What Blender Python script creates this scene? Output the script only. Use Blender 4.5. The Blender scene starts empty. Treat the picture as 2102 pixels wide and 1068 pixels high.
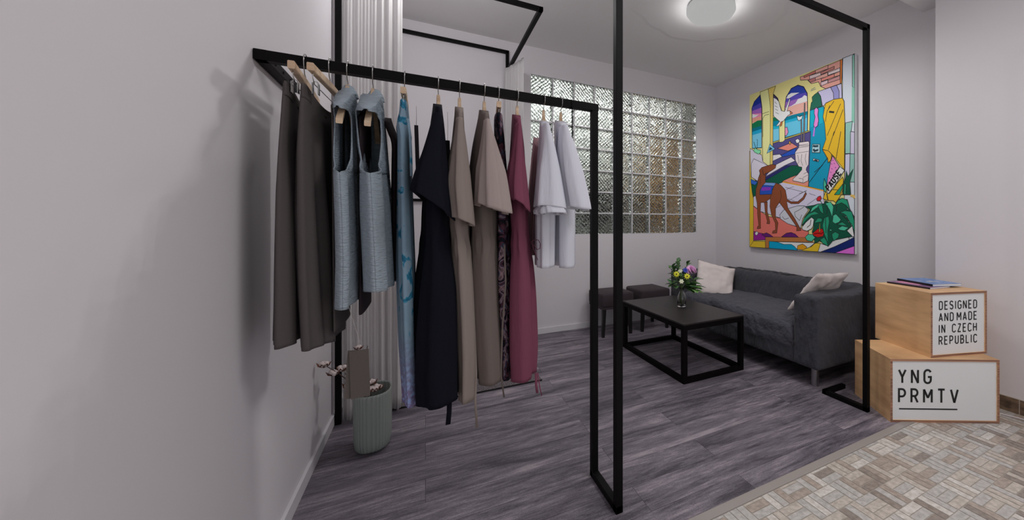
import bpy, bmesh, math, random
import numpy as np
from mathutils import Vector, Matrix, Euler
from mathutils.geometry import tessellate_polygon
random.seed(7)
PI = math.pi
sc = bpy.context.scene
COL = sc.collection
# ------------------------------------------------------------------ camera
cam_d = bpy.data.cameras.new('camera'); cam = bpy.data.objects.new('camera', cam_d); COL.objects.link(cam)
cam_d.sensor_width = 36; cam_d.lens = 36*780.557/2102
cam_d.shift_x = (1051-1297.9)/2102; cam_d.shift_y = -(534-459.13)/2102
cam_d.clip_start = .02
cam.location = (0, 0, 1.17); cam.rotation_euler = (PI/2, 0, -0.498)
sc.camera = cam
# ------------------------------------------------------------------ world, lights, exposure
sc.view_settings.view_transform = 'Standard'; sc.view_settings.look = 'None'
sc.view_settings.exposure = -0.27; sc.view_settings.gamma = 1.0; sc.view_settings.use_curve_mapping = False
wd = bpy.data.worlds.new('daylight'); sc.world = wd; wd.use_nodes = True
wd.node_tree.nodes['Background'].inputs[0].default_value = (.93, .96, 1, 1)
wd.node_tree.nodes['Background'].inputs[1].default_value = 0.6
def area(name, loc, rot, sx, sy, power, col=(1, 1, 1)):
    l = bpy.data.lights.new(name, 'AREA'); l.shape = 'RECTANGLE'; l.size = sx; l.size_y = sy; l.energy = power; l.color = col
    o = bpy.data.objects.new(name, l); COL.objects.link(o); o.location = loc; o.rotation_euler = rot; return o
# unseen fill added behind the camera, tilted up; ceiling panel of the front room
area('front_fill_light', (1.3, -1.9, 1.1), (PI/2+.5, 0, 0), 3.4, 1.9, 12, (.97, .98, 1))
area('front_ceiling_light', (1.5, .1, 2.82), (0, 0, 0), .9, .9, 26, (1, .98, .96))
area('back_room_light', (2.2, 5.4, 2.9), (0, 0, 0), 2.4, 1.2, 27, (.98, 1, .98))
KEY_POWER = 11.5        # each of the diodes of the ceiling lamp
# ------------------------------------------------------------------ helpers
def lin(c): c = c/255.0; return c/12.92 if c <= .04045 else ((c+.055)/1.055)**2.4
GAIN = 2.15
def A(c, g=GAIN): return tuple(min(.88, lin(x)*g) for x in c)+(1,)
def mat(name, c, rough=.6, metal=0, bump=None, var=None, g=GAIN, spec=.5, raw=None, sheen=0, trans=0, coords='Object', bdist=.01, brot=0):
    """bump = (scale xyz, strength, detail); var = (scale xyz, second colour, low, high)"""
    m = bpy.data.materials.new(name); m.use_nodes = True; nt = m.node_tree; b = nt.nodes['Principled BSDF']
    b.inputs['Base Color'].default_value = raw if raw else A(c, g); b.inputs['Roughness'].default_value = rough
    b.inputs['Metallic'].default_value = metal; b.inputs['Specular IOR Level'].default_value = spec
    if sheen: b.inputs['Sheen Weight'].default_value = sheen
    if trans: b.inputs['Transmission Weight'].default_value = trans
    tc = nt.nodes.new('ShaderNodeTexCoord')
    if var:
        mp = nt.nodes.new('ShaderNodeMapping'); mp.inputs['Scale'].default_value = var[0]; nt.links.new(tc.outputs[coords], mp.inputs[0])
        n = nt.nodes.new('ShaderNodeTexNoise'); n.inputs['Scale'].default_value = 1; n.inputs['Detail'].default_value = 6; nt.links.new(mp.outputs[0], n.inputs['Vector'])
        r = nt.nodes.new('ShaderNodeValToRGB'); r.color_ramp.elements[0].position = var[2]; r.color_ramp.elements[1].position = var[3]
        r.color_ramp.elements[0].color = A(c, g); r.color_ramp.elements[1].color = A(var[1], g)
        nt.links.new(n.outputs[0], r.inputs[0]); nt.links.new(r.outputs[0], b.inputs['Base Color'])
    if bump:
        mp = nt.nodes.new('ShaderNodeMapping'); mp.inputs['Scale'].default_value = bump[0]; nt.links.new(tc.outputs[coords], mp.inputs[0])
        n = nt.nodes.new('ShaderNodeTexNoise'); n.inputs['Scale'].default_value = 1; n.inputs['Detail'].default_value = bump[2] if len(bump) > 2 else 3; nt.links.new(mp.outputs[0], n.inputs['Vector'])
        bp = nt.nodes.new('ShaderNodeBump'); bp.inputs['Strength'].default_value = bump[1]; bp.inputs['Distance'].default_value = bdist; mp.inputs['Rotation'].default_value = (0, 0, brot)
        nt.links.new(n.outputs[0], bp.inputs['Height']); nt.links.new(bp.outputs[0], b.inputs['Normal'])
    return m
def obj(name, bm, m, parent=None, smooth=False, label=None):
    bmesh.ops.recalc_face_normals(bm, faces=bm.faces[:])
    me = bpy.data.meshes.new(name); bm.to_mesh(me); bm.free()
    for x in (m if isinstance(m, list) else [m]): me.materials.append(x)
    if smooth: me.shade_smooth()
    o = bpy.data.objects.new(name, me); COL.objects.link(o)
    if parent: o.parent = parent; o.matrix_parent_inverse = Matrix.Translation(parent.location).inverted() if parent.type == 'EMPTY' else Matrix()
    if label: o['label'] = label
    return o
def tag(o, label, cat, group=None, kind=None):
    o['label'] = label; o['category'] = cat
    if group: o['group'] = group
    if kind: o['kind'] = kind
    return o
def thing(name, label, cat, loc=(0, 0, 0), group=None):
    """an Empty at the thing's base; its parts are modelled in world metres and keep their place"""
    o = bpy.data.objects.new(name, None); COL.objects.link(o); o.empty_display_size = .05; o.location = loc
    return tag(o, label, cat, group)
def struct(name, bm, m, parent=None, smooth=False):
    o = obj(name, bm, m, parent, smooth)
    o['kind'] = 'structure'; return o
def box(bm, x0, x1, y0, y1, z0, z1, M=None, mi=0, bev=0):
    b2 = bmesh.new(); bmesh.ops.create_cube(b2, size=1)
    for v in b2.verts: v.co = Vector(((x0+x1)/2+v.co.x*(x1-x0), (y0+y1)/2+v.co.y*(y1-y0), (z0+z1)/2+v.co.z*(z1-z0)))
    if bev: bmesh.ops.bevel(b2, geom=b2.edges[:], offset=bev, segments=2, affect='EDGES', profile=.5)
    if M is not None: b2.transform(M)
    merge(bm, b2, mi)
def merge(bm, b2, mi=0):
    vs = [bm.verts.new(v.co) for v in b2.verts]; b2.verts.index_update()
    for f in b2.faces:
        try: nf = bm.faces.new([vs[v.index] for v in f.verts]); nf.material_index = mi; nf.smooth = f.smooth
        except ValueError: pass
    b2.free()
def tube(bm, pts, r, n=8, mi=0, taper=None):
    pts = [Vector(p) for p in pts]; rings = []
    up = Vector((0, 0, 1)); prev = None
    for i, p in enumerate(pts):
        d = (pts[min(i+1, len(pts)-1)]-pts[max(i-1, 0)]).normalized()
        if prev is None: a = d.cross(up); a = a if a.length > .05 else d.cross(Vector((1, 0, 0)))
        else: a = prev-d*prev.dot(d)
        a.normalize(); prev = a; b = d.cross(a)
        rr = r*(taper[i] if taper else 1)
        rings.append([bm.verts.new(p+a*rr*math.cos(2*PI*k/n)+b*rr*math.sin(2*PI*k/n)) for k in range(n)])
    for i in range(len(rings)-1):
        for k in range(n):
            f = bm.faces.new([rings[i][k], rings[i][(k+1) % n], rings[i+1][(k+1) % n], rings[i+1][k]]); f.material_index = mi; f.smooth = True
    for rg in (rings[0], rings[-1]):
        f = bm.faces.new(rg); f.material_index = mi
def lathe(bm, prof, cx, cy, n=32, sx=1, sy=1, mi=0, rib=None, sup=1.0):
    rings = []
    for r, z in prof:
        ring = []
        for k in range(n):
            t = 2*PI*k/n; q = r*(1+(rib[1]*math.cos(rib[0]*t) if rib else 0))
            c, s_ = math.cos(t), math.sin(t)
            ring.append(bm.verts.new((cx+q*sx*math.copysign(abs(c)**sup, c), cy+q*sy*math.copysign(abs(s_)**sup, s_), z)))
        rings.append(ring)
    for i in range(len(rings)-1):
        for k in range(n):
            f = bm.faces.new([rings[i][k], rings[i][(k+1) % n], rings[i+1][(k+1) % n], rings[i+1][k]]); f.smooth = True; f.material_index = mi
    return rings
def bevel_mod(o, w=.002, seg=2):
    m = o.modifiers.new('bevel', 'BEVEL'); m.width = w; m.segments = seg; m.limit_method = 'ANGLE'; return o
def solid(o, t=.0015):
    m = o.modifiers.new('solid', 'SOLIDIFY'); m.thickness = t; m.offset = 0; return o

# ------------------------------------------------------------------ materials
M = {}
M['wall'] = mat('white_plaster', (168, 161, 166), .9, bump=((6, 6, 6), .12, 4), raw=(.74, .705, .735, 1), spec=.2)
M['ceiling'] = mat('ceiling_plaster', (168, 161, 166), .95, bump=((5, 5, 5), .25, 5), raw=(.88, .86, .86, 1), spec=.1)
M['trim'] = mat('white_trim', (170, 165, 170), .5, raw=(.74, .72, .75, 1))
M['steel'] = mat('black_powder_coated_steel', (12, 11, 13), .5, raw=(.0045, .004, .0045, 1), bump=((300, 300, 300), .05), spec=.10)
M['hole'] = mat('screw_hole', (2, 2, 2), .9, raw=(.001, .001, .001, 1))
M['chrome'] = mat('hook_chrome', (150, 145, 140), .25, 1, raw=(.42, .41, .40, 1))
M['wood'] = mat('light_maple', (168, 148, 126), .5, g=1.9, var=((4, 30, 30), (142, 116, 92), .35, .7))
M['ply'] = mat('birch_plywood', (172, 138, 102), .5, g=2.2, var=((3, 3, 16), (138, 106, 76), .35, .75), bump=((4, 60, 60), .05))
M['plyedge'] = mat('plywood_edge', (128, 92, 72), .6, var=((2, 2, 160), (86, 60, 48), .4, .6))
M['acrylic'] = mat('white_acrylic_panel', (180, 180, 184), .3, raw=(.82, .82, .83, 1))
M['ink'] = mat('black_lettering', (10, 10, 10), .5, raw=(.004, .004, .004, 1))
M['tabletop'] = mat('black_brown_veneer', (38, 33, 33), .42, var=((30, 4, 30), (30, 25, 26), .3, .7), g=1.3, spec=.35)
M['tableleg'] = mat('black_brown_frame', (14, 11, 12), .6, g=1.0, spec=.08)
M['sofa'] = mat('grey_cotton_slipcover', (66, 66, 72), .95, bump=((9, 22, 9), 1, 3), bdist=.035, brot=.6, g=1.15, sheen=.1, spec=.1)
M['sofa2'] = mat('grey_cotton_slipcover_lit', (70, 70, 77), .95, bump=((22, 8, 10), 1, 3), bdist=.045, brot=.35, g=1.45, sheen=.1, spec=.1)  # same slipcover in a lighter tone, light from above painted into the seat
M['cushion'] = mat('natural_linen', (160, 152, 150), .95, bump=((22, 22, 22), .35, 5), spec=.1)
M['stool'] = mat('dark_brown_stool_fabric', (46, 39, 43), .85, bump=((200, 200, 200), .3), g=2.0, sheen=.1, spec=.1)
M['darkwood'] = mat('near_black_wood_leg', (16, 13, 14), .5, g=1.3)
M['metalleg'] = mat('brushed_steel_leg', (95, 92, 96), .35, 1, raw=(.35, .34, .36, 1))
M['curtain'] = mat('white_sheer_cotton', (172, 166, 166), .95, bump=((150, 150, 40), .1), raw=(.88, .86, .86, 1), spec=.05)
def sheer(m):
    nt = m.node_tree; b_ = nt.nodes['Principled BSDF']; o_ = nt.nodes['Material Output']; tr = nt.nodes.new('ShaderNodeBsdfTranslucent'); tr.inputs[0].default_value = (.82, .80, .80, 1)
    mx = nt.nodes.new('ShaderNodeMixShader'); mx.inputs[0].default_value = .42; nt.links.new(b_.outputs[0], mx.inputs[1]); nt.links.new(tr.outputs[0], mx.inputs[2]); nt.links.new(mx.outputs[0], o_.inputs[0])
sheer(M['curtain'])
M['rug'] = mat('speckled_grey_mat', (92, 86, 88), 1, var=((160, 160, 160), (50, 46, 50), .4, .6), spec=.05)
M['rugedge'] = mat('dark_mat_binding', (20, 18, 19), .9, g=1.5)
M['leaf'] = mat('bouquet_leaf_green', (36, 66, 38), .45, var=((30, 30, 30), (60, 88, 42), .4, .7), g=2.2)
M['leaf2'] = mat('bouquet_leaf_bright', (70, 104, 48), .45, g=2.2)
M['stem'] = mat('plant_stem_green', (60, 74, 40), .6)
M['pinkf'] = mat('pink_petal', (190, 132, 170), .7, g=2.0)
M['yellowf'] = mat('yellow_petal', (210, 170, 40), .6)
M['bluef'] = mat('blue_petal', (40, 50, 130), .6)
M['whitef'] = mat('pale_green_blossom', (170, 178, 150), .6)
M['cotton'] = mat('cotton_fluff', (172, 160, 158), 1, bump=((150, 150, 150), .8))
M['husk'] = mat('brown_cotton_husk', (92, 58, 42), .7, var=((60, 60, 60), (52, 34, 28), .4, .6))
M['twig'] = mat('brown_twig', (52, 36, 32), .8)
M['card'] = mat('grey_brown_card', (76, 69, 66), .9, bump=((400, 400, 400), .1), g=1.5)
M['carddark'] = mat('dark_card_tag', (34, 28, 32), .8)
M['string'] = mat('pale_string', (130, 122, 120), .9)
M['cord'] = mat('white_plastic_cord', (160, 155, 158), .5)
M['paper'] = mat('page_block', (165, 168, 176), .8, bump=((4, 4, 900), .2))
M['lampshade'] = mat('lamp', (178, 178, 178))
def emis(m, col, s_):
    b = m.node_tree.nodes['Principled BSDF']; b.inputs['Emission Color'].default_value = col; b.inputs['Emission Strength'].default_value = s_; return m
emis(M['lampshade'], (1, 1, .99, 1), .49); M['lampshade'].node_tree.nodes['Principled BSDF'].inputs['Base Color'].default_value = (.006, .006, .006, 1); M['lampshade'].node_tree.nodes['Principled BSDF'].inputs['Specular IOR Level'].default_value = 0
def glassmat(name, col, rough, ior, bump=None):
    m = bpy.data.materials.new(name); m.use_nodes = True; nt = m.node_tree; b = nt.nodes['Principled BSDF']
    b.inputs['Base Color'].default_value = col; b.inputs['Roughness'].default_value = rough; b.inputs['IOR'].default_value = ior; b.inputs['Transmission Weight'].default_value = 1
    if bump:
        tc = nt.nodes.new('ShaderNodeTexCoord'); h = None; hs = []
        for sgn, sc_ in ((1, bump[0]), (-1, bump[0]*.93)):
            mp = nt.nodes.new('ShaderNodeMapping'); mp.inputs['Rotation'].default_value = (0, sgn*PI/4.2, 0); nt.links.new(tc.outputs['Object'], mp.inputs[0])
            w = nt.nodes.new('ShaderNodeTexWave'); w.bands_direction = 'X'; w.inputs['Scale'].default_value = sc_; w.inputs['Distortion'].default_value = 3.0; w.inputs['Detail'].default_value = 1.5; w.inputs['Detail Scale'].default_value = 1.5
            nt.links.new(mp.outputs[0], w.inputs[0]); hs.append(w)
        mx = nt.nodes.new('ShaderNodeMath'); mx.operation = 'ADD'; nt.links.new(hs[0].outputs['Fac'], mx.inputs[0]); nt.links.new(hs[1].outputs['Fac'], mx.inputs[1])
        bp = nt.nodes.new('ShaderNodeBump'); bp.inputs['Strength'].default_value = bump[1]; bp.inputs['Distance'].default_value = .007
        nt.links.new(mx.outputs[0], bp.inputs['Height']); nt.links.new(bp.outputs[0], b.inputs['Normal'])
    return m
M['glassblock'] = glassmat('ribbed_glass_block', (.90, .93, .91, 1), .02, 1.28, (11, 1.0))
M['bottle'] = glassmat('clear_bottle_glass', (.93, .95, .93, 1), .0, 1.4)
M['frost'] = mat('frosted_green_grey_glass', (120, 126, 122), .35, g=2.3)
_b = M['frost'].node_tree.nodes['Principled BSDF']; _b.inputs['Transmission Weight'].default_value = .35; _b.inputs['Roughness'].default_value = .45

# laminate: planks along x
def laminate():
    m = bpy.data.materials.new('grey_oak_laminate'); m.use_nodes = True; nt = m.node_tree; b = nt.nodes['Principled BSDF']; L = nt.links
    tc = nt.nodes.new('ShaderNodeTexCoord')
    br = nt.nodes.new('ShaderNodeTexBrick'); br.offset = .37; br.inputs['Scale'].default_value = 1; br.inputs['Brick Width'].default_value = 1.28; br.inputs['Row Height'].default_value = .165
    br.inputs['Mortar Size'].default_value = .0012; br.inputs['Mortar Smooth'].default_value = .1; br.inputs['Color1'].default_value = (.25, .25, .25, 1); br.inputs['Color2'].default_value = (.75, .75, .75, 1); br.inputs['Mortar'].default_value = (0, 0, 0, 1)
    L.new(tc.outputs['Object'], br.inputs['Vector'])
    def noise(scale, det, rough=.6, dist=0):
        mp = nt.nodes.new('ShaderNodeMapping'); mp.inputs['Scale'].default_value = scale; L.new(tc.outputs['Object'], mp.inputs[0])
        ad = nt.nodes.new('ShaderNodeVectorMath'); ad.operation = 'ADD'; L.new(mp.outputs[0], ad.inputs[0])
        ms = nt.nodes.new('ShaderNodeVectorMath'); ms.operation = 'SCALE'; ms.inputs['Scale'].default_value = 9; L.new(br.outputs['Color'], ms.inputs[0]); L.new(ms.outputs[0], ad.inputs[1])
        n = nt.nodes.new('ShaderNodeTexNoise'); n.inputs['Scale'].default_value = 1; n.inputs['Detail'].default_value = det; n.inputs['Roughness'].default_value = rough; n.inputs['Distortion'].default_value = dist
        L.new(ad.outputs[0], n.inputs['Vector']); return n
    n1 = noise((1.3, 10, 1), 10, .72, .5); n2 = noise((9, 80, 1), 8, .75); n3 = noise((160, 300, 1), 5, .8)
    def math_(op, a, b_, v=None):
        q = nt.nodes.new('ShaderNodeMath'); q.operation = op; L.new(a, q.inputs[0])
        if v is None: L.new(b_, q.inputs[1])
        else: q.inputs[1].default_value = v
        return q.outputs[0]
    s1 = math_('MULTIPLY', n1.outputs[0], None, .50); s2 = math_('MULTIPLY', n2.outputs[0], None, .27); s3 = math_('MULTIPLY', n3.outputs[0], None, .23)
    sm = math_('ADD', math_('ADD', s1, s2), s3)
    r = nt.nodes.new('ShaderNodeValToRGB'); e = r.color_ramp.elements
    e[0].position = .425; e[0].color = A((52, 48, 54), 1.9); e[1].position = .585; e[1].color = A((126, 118, 124), 1.9)
    x = e.new(.475); x.color = A((76, 71, 79), 1.9); x = e.new(.53); x.color = A((96, 90, 97), 1.9)
    L.new(sm, r.inputs[0])
    mx = nt.nodes.new('ShaderNodeMixRGB'); mx.blend_type = 'MULTIPLY'; L.new(br.outputs['Fac'], mx.inputs[0]); L.new(r.outputs[0], mx.inputs[1]); mx.inputs[2].default_value = (.35, .35, .35, 1)
    L.new(mx.outputs[0], b.inputs['Base Color']); b.inputs['Roughness'].default_value = .5; b.inputs['Specular IOR Level'].default_value = .35
    bp = nt.nodes.new('ShaderNodeBump'); bp.inputs['Strength'].default_value = .25; bp.inputs['Distance'].default_value = .004; L.new(n2.outputs[0], bp.inputs['Height']); L.new(bp.outputs[0], b.inputs['Normal'])
    return m
M['laminate'] = laminate()
TILES = [mat('tile_shade_%s' % n, c, .36, var=((50, 50, 1), c2, .35, .7), g=2.6) for n, c, c2 in (('sand', (138, 131, 124), (116, 109, 102)), ('clay', (124, 114, 106), (100, 91, 84)), ('ash', (134, 131, 128), (112, 109, 106)), ('earth', (106, 98, 92), (86, 78, 73)), ('chalk', (150, 146, 142), (126, 120, 114)))]
M['grout'] = mat('tile_grout', (132, 126, 118), .8, g=2.2)

# ------------------------------------------------------------------ the room
D = 4.0067; W = 3.4717; LX = -.478; HC = 3.027; HB = 2.848; YB = -2.0; W2 = 3.2
WX0 = .9647; WB = .2425; WZ0 = 1.0456
WX1 = WX0+9*WB; WZ1 = WZ0+7*WB
b = bmesh.new(); box(b, LX, W+.1, 1.21, D+.05, -.1, 0); struct('floor_laminate', b, M['laminate'])
# tiles: basket weave of three strips
b = bmesh.new(); box(b, LX, W+.1, YB, 1.21, -.1, -.0015, mi=0)
cx_, cy_ = .108, .1167
rnd = random.Random(5)
for i in range(-24, 15):
    for j in range(-14, 4):
        x = 2.02+i*cx_; y = .727+.0008+j*cy_
        if x < .3 or x > W2 or y < -.6: continue
        vert = (i+j) % 2 == 0
        for q in range(3):
            g_ = .0018
            if vert: r_ = (x+q*cx_/3+g_, x+(q+1)*cx_/3-g_, y+g_, y+cy_-g_)
            else: r_ = (x+g_, x+cx_-g_, y+q*cy_/3+g_, y+(q+1)*cy_/3-g_)
            y1 = min(r_[3], 1.168)
            if r_[2] > 1.16: continue
            vs = [b.verts.new(p) for p in ((r_[0], r_[2], 0), (r_[1], r_[2], 0), (r_[1], y1, 0), (r_[0], y1, 0))]
            f = b.faces.new(vs); f.material_index = 1+rnd.choices(range(5), (3, 2, 3.4, 1.2, 2))[0]
struct('floor_tile', b, [M['grout']]+TILES)
b = bmesh.new(); box(b, LX, W2, 1.170, 1.212, -.01, .004, bev=.002); struct('trim_1', b, mat('threshold_strip', (122, 116, 112), .45, g=1.9, metal=0))
b = bmesh.new(); box(b, LX-.1, LX, YB, D+.1, -.05, HC+.1); struct('wall_left', b, M['wall'])
b = bmesh.new(); box(b, W, W+.1, 1.3, D+.1, -.05, HC+.1); struct('wall_right', b, M['wall'])
b = bmesh.new(); box(b, W2, W+.1, YB, 1.352, -.05, HC+.1); struct('wall_right_front', b, M['wall'])
b = bmesh.new()
box(b, LX-.1, WX0, D, D+.1, -.05, HC+.1); box(b, WX1, W+.1, D, D+.1, -.05, HC+.1)
box(b, WX0, WX1, D, D+.1, -.05, WZ0); box(b, WX0, WX1, D, D+.1, WZ1, HC+.1)
struct('wall_far', b, M['wall'])
b = bmesh.new(); box(b, LX-.1, W+.1, 1.549, D+.1, HC, HC+.1); struct('ceiling', b, M['ceiling'])
b = bmesh.new(); box(b, LX-.1, W+.1, YB, 1.549, HB, HC+.1); struct('ceiling_front_soffit', b, M['ceiling'])
b = bmesh.new()   # raised trowelled plaster patch round the lamp
rr = []
for k in range(72):
    t = 2*PI*k/72; q = .62+.02*math.sin(5*t+1)+.012*math.sin(13*t)
    rr.append((q*1.15*math.cos(t), q*math.sin(t)))
c0 = [b.verts.new((2.15+x, 2.52+y, HC)) for x, y in rr]; c1 = [b.verts.new((2.15+x*.93, 2.52+y*.93, HC-.005)) for x, y in rr]
for k in range(72): b.faces.new([c0[k], c0[(k+1) % 72], c1[(k+1) % 72], c1[k]])
b.faces.new(c1); struct('trim_2', b, M['ceiling'])
b = bmesh.new(); box(b, LX, LX+.014, YB, D, 0, .062, bev=.002); struct('baseboard_left', b, M['trim'])
b = bmesh.new(); box(b, LX, W, D-.014, D, 0, .062, bev=.002); struct('baseboard_far', b, M['trim'])
b = bmesh.new(); box(b, W-.014, W, 1.36, D, 0, .062, bev=.002); struct('baseboard_right', b, M['trim'])
b = bmesh.new(); box(b, W2-.01, W2, -1, 1.352, 0, .092, mi=0)
y = 1.352
while y > -1:
    box(b, W2-.0125, W2-.004, y-.108, y-.003, .003, .090, mi=1); y -= .110
struct('baseboard_front', b, [M['grout'], mat('brown_stone_tile_skirting', (88, 72, 58), .5, var=((14, 20, 30), (52, 42, 34), .35, .65))])
# glass block window
b = bmesh.new()
for i in range(10): box(b, WX0+i*WB-.0055, WX0+i*WB+.0055, D-.0004, D+.09, WZ0, WZ1)
for j in range(8): box(b, WX0, WX1, D-.0004, D+.09, WZ0+j*WB-.0055, WZ0+j*WB+.0055)
win = struct('window_1', b, M['trim'])
b = bmesh.new(); box(b, -.115, .115, -.038, .038, -.115, .115, bev=.006)
gb = None
for i in range(9):
    for j in range(7):
        loc = (WX0+(i+.5)*WB, D+.048, WZ0+(j+.5)*WB)
        if gb is None:
            gb = obj('glass_block', b, M['glassblock'], win); o = gb
        else:
            o = gb.copy(); COL.objects.link(o); o.parent = win
        o.location = loc; o.rotation_euler = (0, rnd.choice((0, PI/2, PI, -PI/2)), 0)
# the room behind the glass
M['backwall'] = mat('pale_green_back_wall', (150, 160, 152), .9, raw=(.72, .75, .73, 1))
b = bmesh.new(); box(b, .2, 5.6, 6.0, 6.1, 0, 3.1); struct('wall_back_room', b, M['backwall'])
b = bmesh.new(); box(b, .1, .2, D+.1, 6.1, 0, 3.1); box(b, 5.5, 5.6, D+.1, 6.1, 0, 3.1); struct('wall_back_room_sides', b, M['backwall'])
b = bmesh.new(); box(b, .1, 5.6, D+.1, 6.1, -.1, 0); struct('floor_back_room', b, mat('back_room_floor', (90, 85, 80), .8))
b = bmesh.new(); box(b, .1, 5.6, D+.1, 6.1, 3.1, 3.2); struct('ceiling_back_room', b, M['backwall'])
t = thing('wooden_cabinet', 'tall amber brown cabinet blurred behind the glass blocks', 'cabinet', (3.15, 5.1, 0))
b = bmesh.new(); box(b, 2.98, 3.62, 4.95, 5.35, 0, 2.5, bev=.01); obj('carcass', b, mat('amber_wood', (150, 112, 62), .6), t)
b = bmesh.new(); box(b, 3.0, 3.29, 4.93, 4.95, .1, 2.45); obj('door', b, mat('amber_wood_door', (158, 118, 66), .6), t)
b = bmesh.new(); box(b, 3.31, 3.6, 4.93, 4.95, .1, 2.45); obj('door', b, bpy.data.materials['amber_wood_door'], t)
t = thing('dark_shelf', 'black low shelving unit seen dimly through lowest glass blocks', 'shelf', (2.4, 5.1, 0))
b = bmesh.new()
for z in (.3, .8, 1.25, 1.62): box(b, 1.7, 2.9, 4.95, 5.3, z, z+.04)
box(b, 1.7, 1.74, 4.95, 5.3, 0, 1.66); box(b, 2.86, 2.9, 4.95, 5.3, 0, 1.66); box(b, 2.26, 2.3, 4.95, 5.3, 0, 1.66)
obj('shelf_frame', b, M['darkwood'], t)
b = bmesh.new(); box(b, 1.76, 2.24, 5.0, 5.28, 1.29, 1.55); box(b, 2.4, 2.8, 5.0, 5.28, 1.29, 1.5); obj('storage_box', b, M['carddark'], t)
t = bmesh.new(); box(t, 3.72, 4.1, 4.7, 4.95, 0, 1.75, bev=.02); box(t, 3.70, 4.12, 4.69, 4.96, 1.75, 1.79)
tag(obj('dark_screen', t, mat('dark_grey_board', (40, 38, 42), .7)), 'dark grey upright board behind the lower right glass blocks', 'board')
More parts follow.
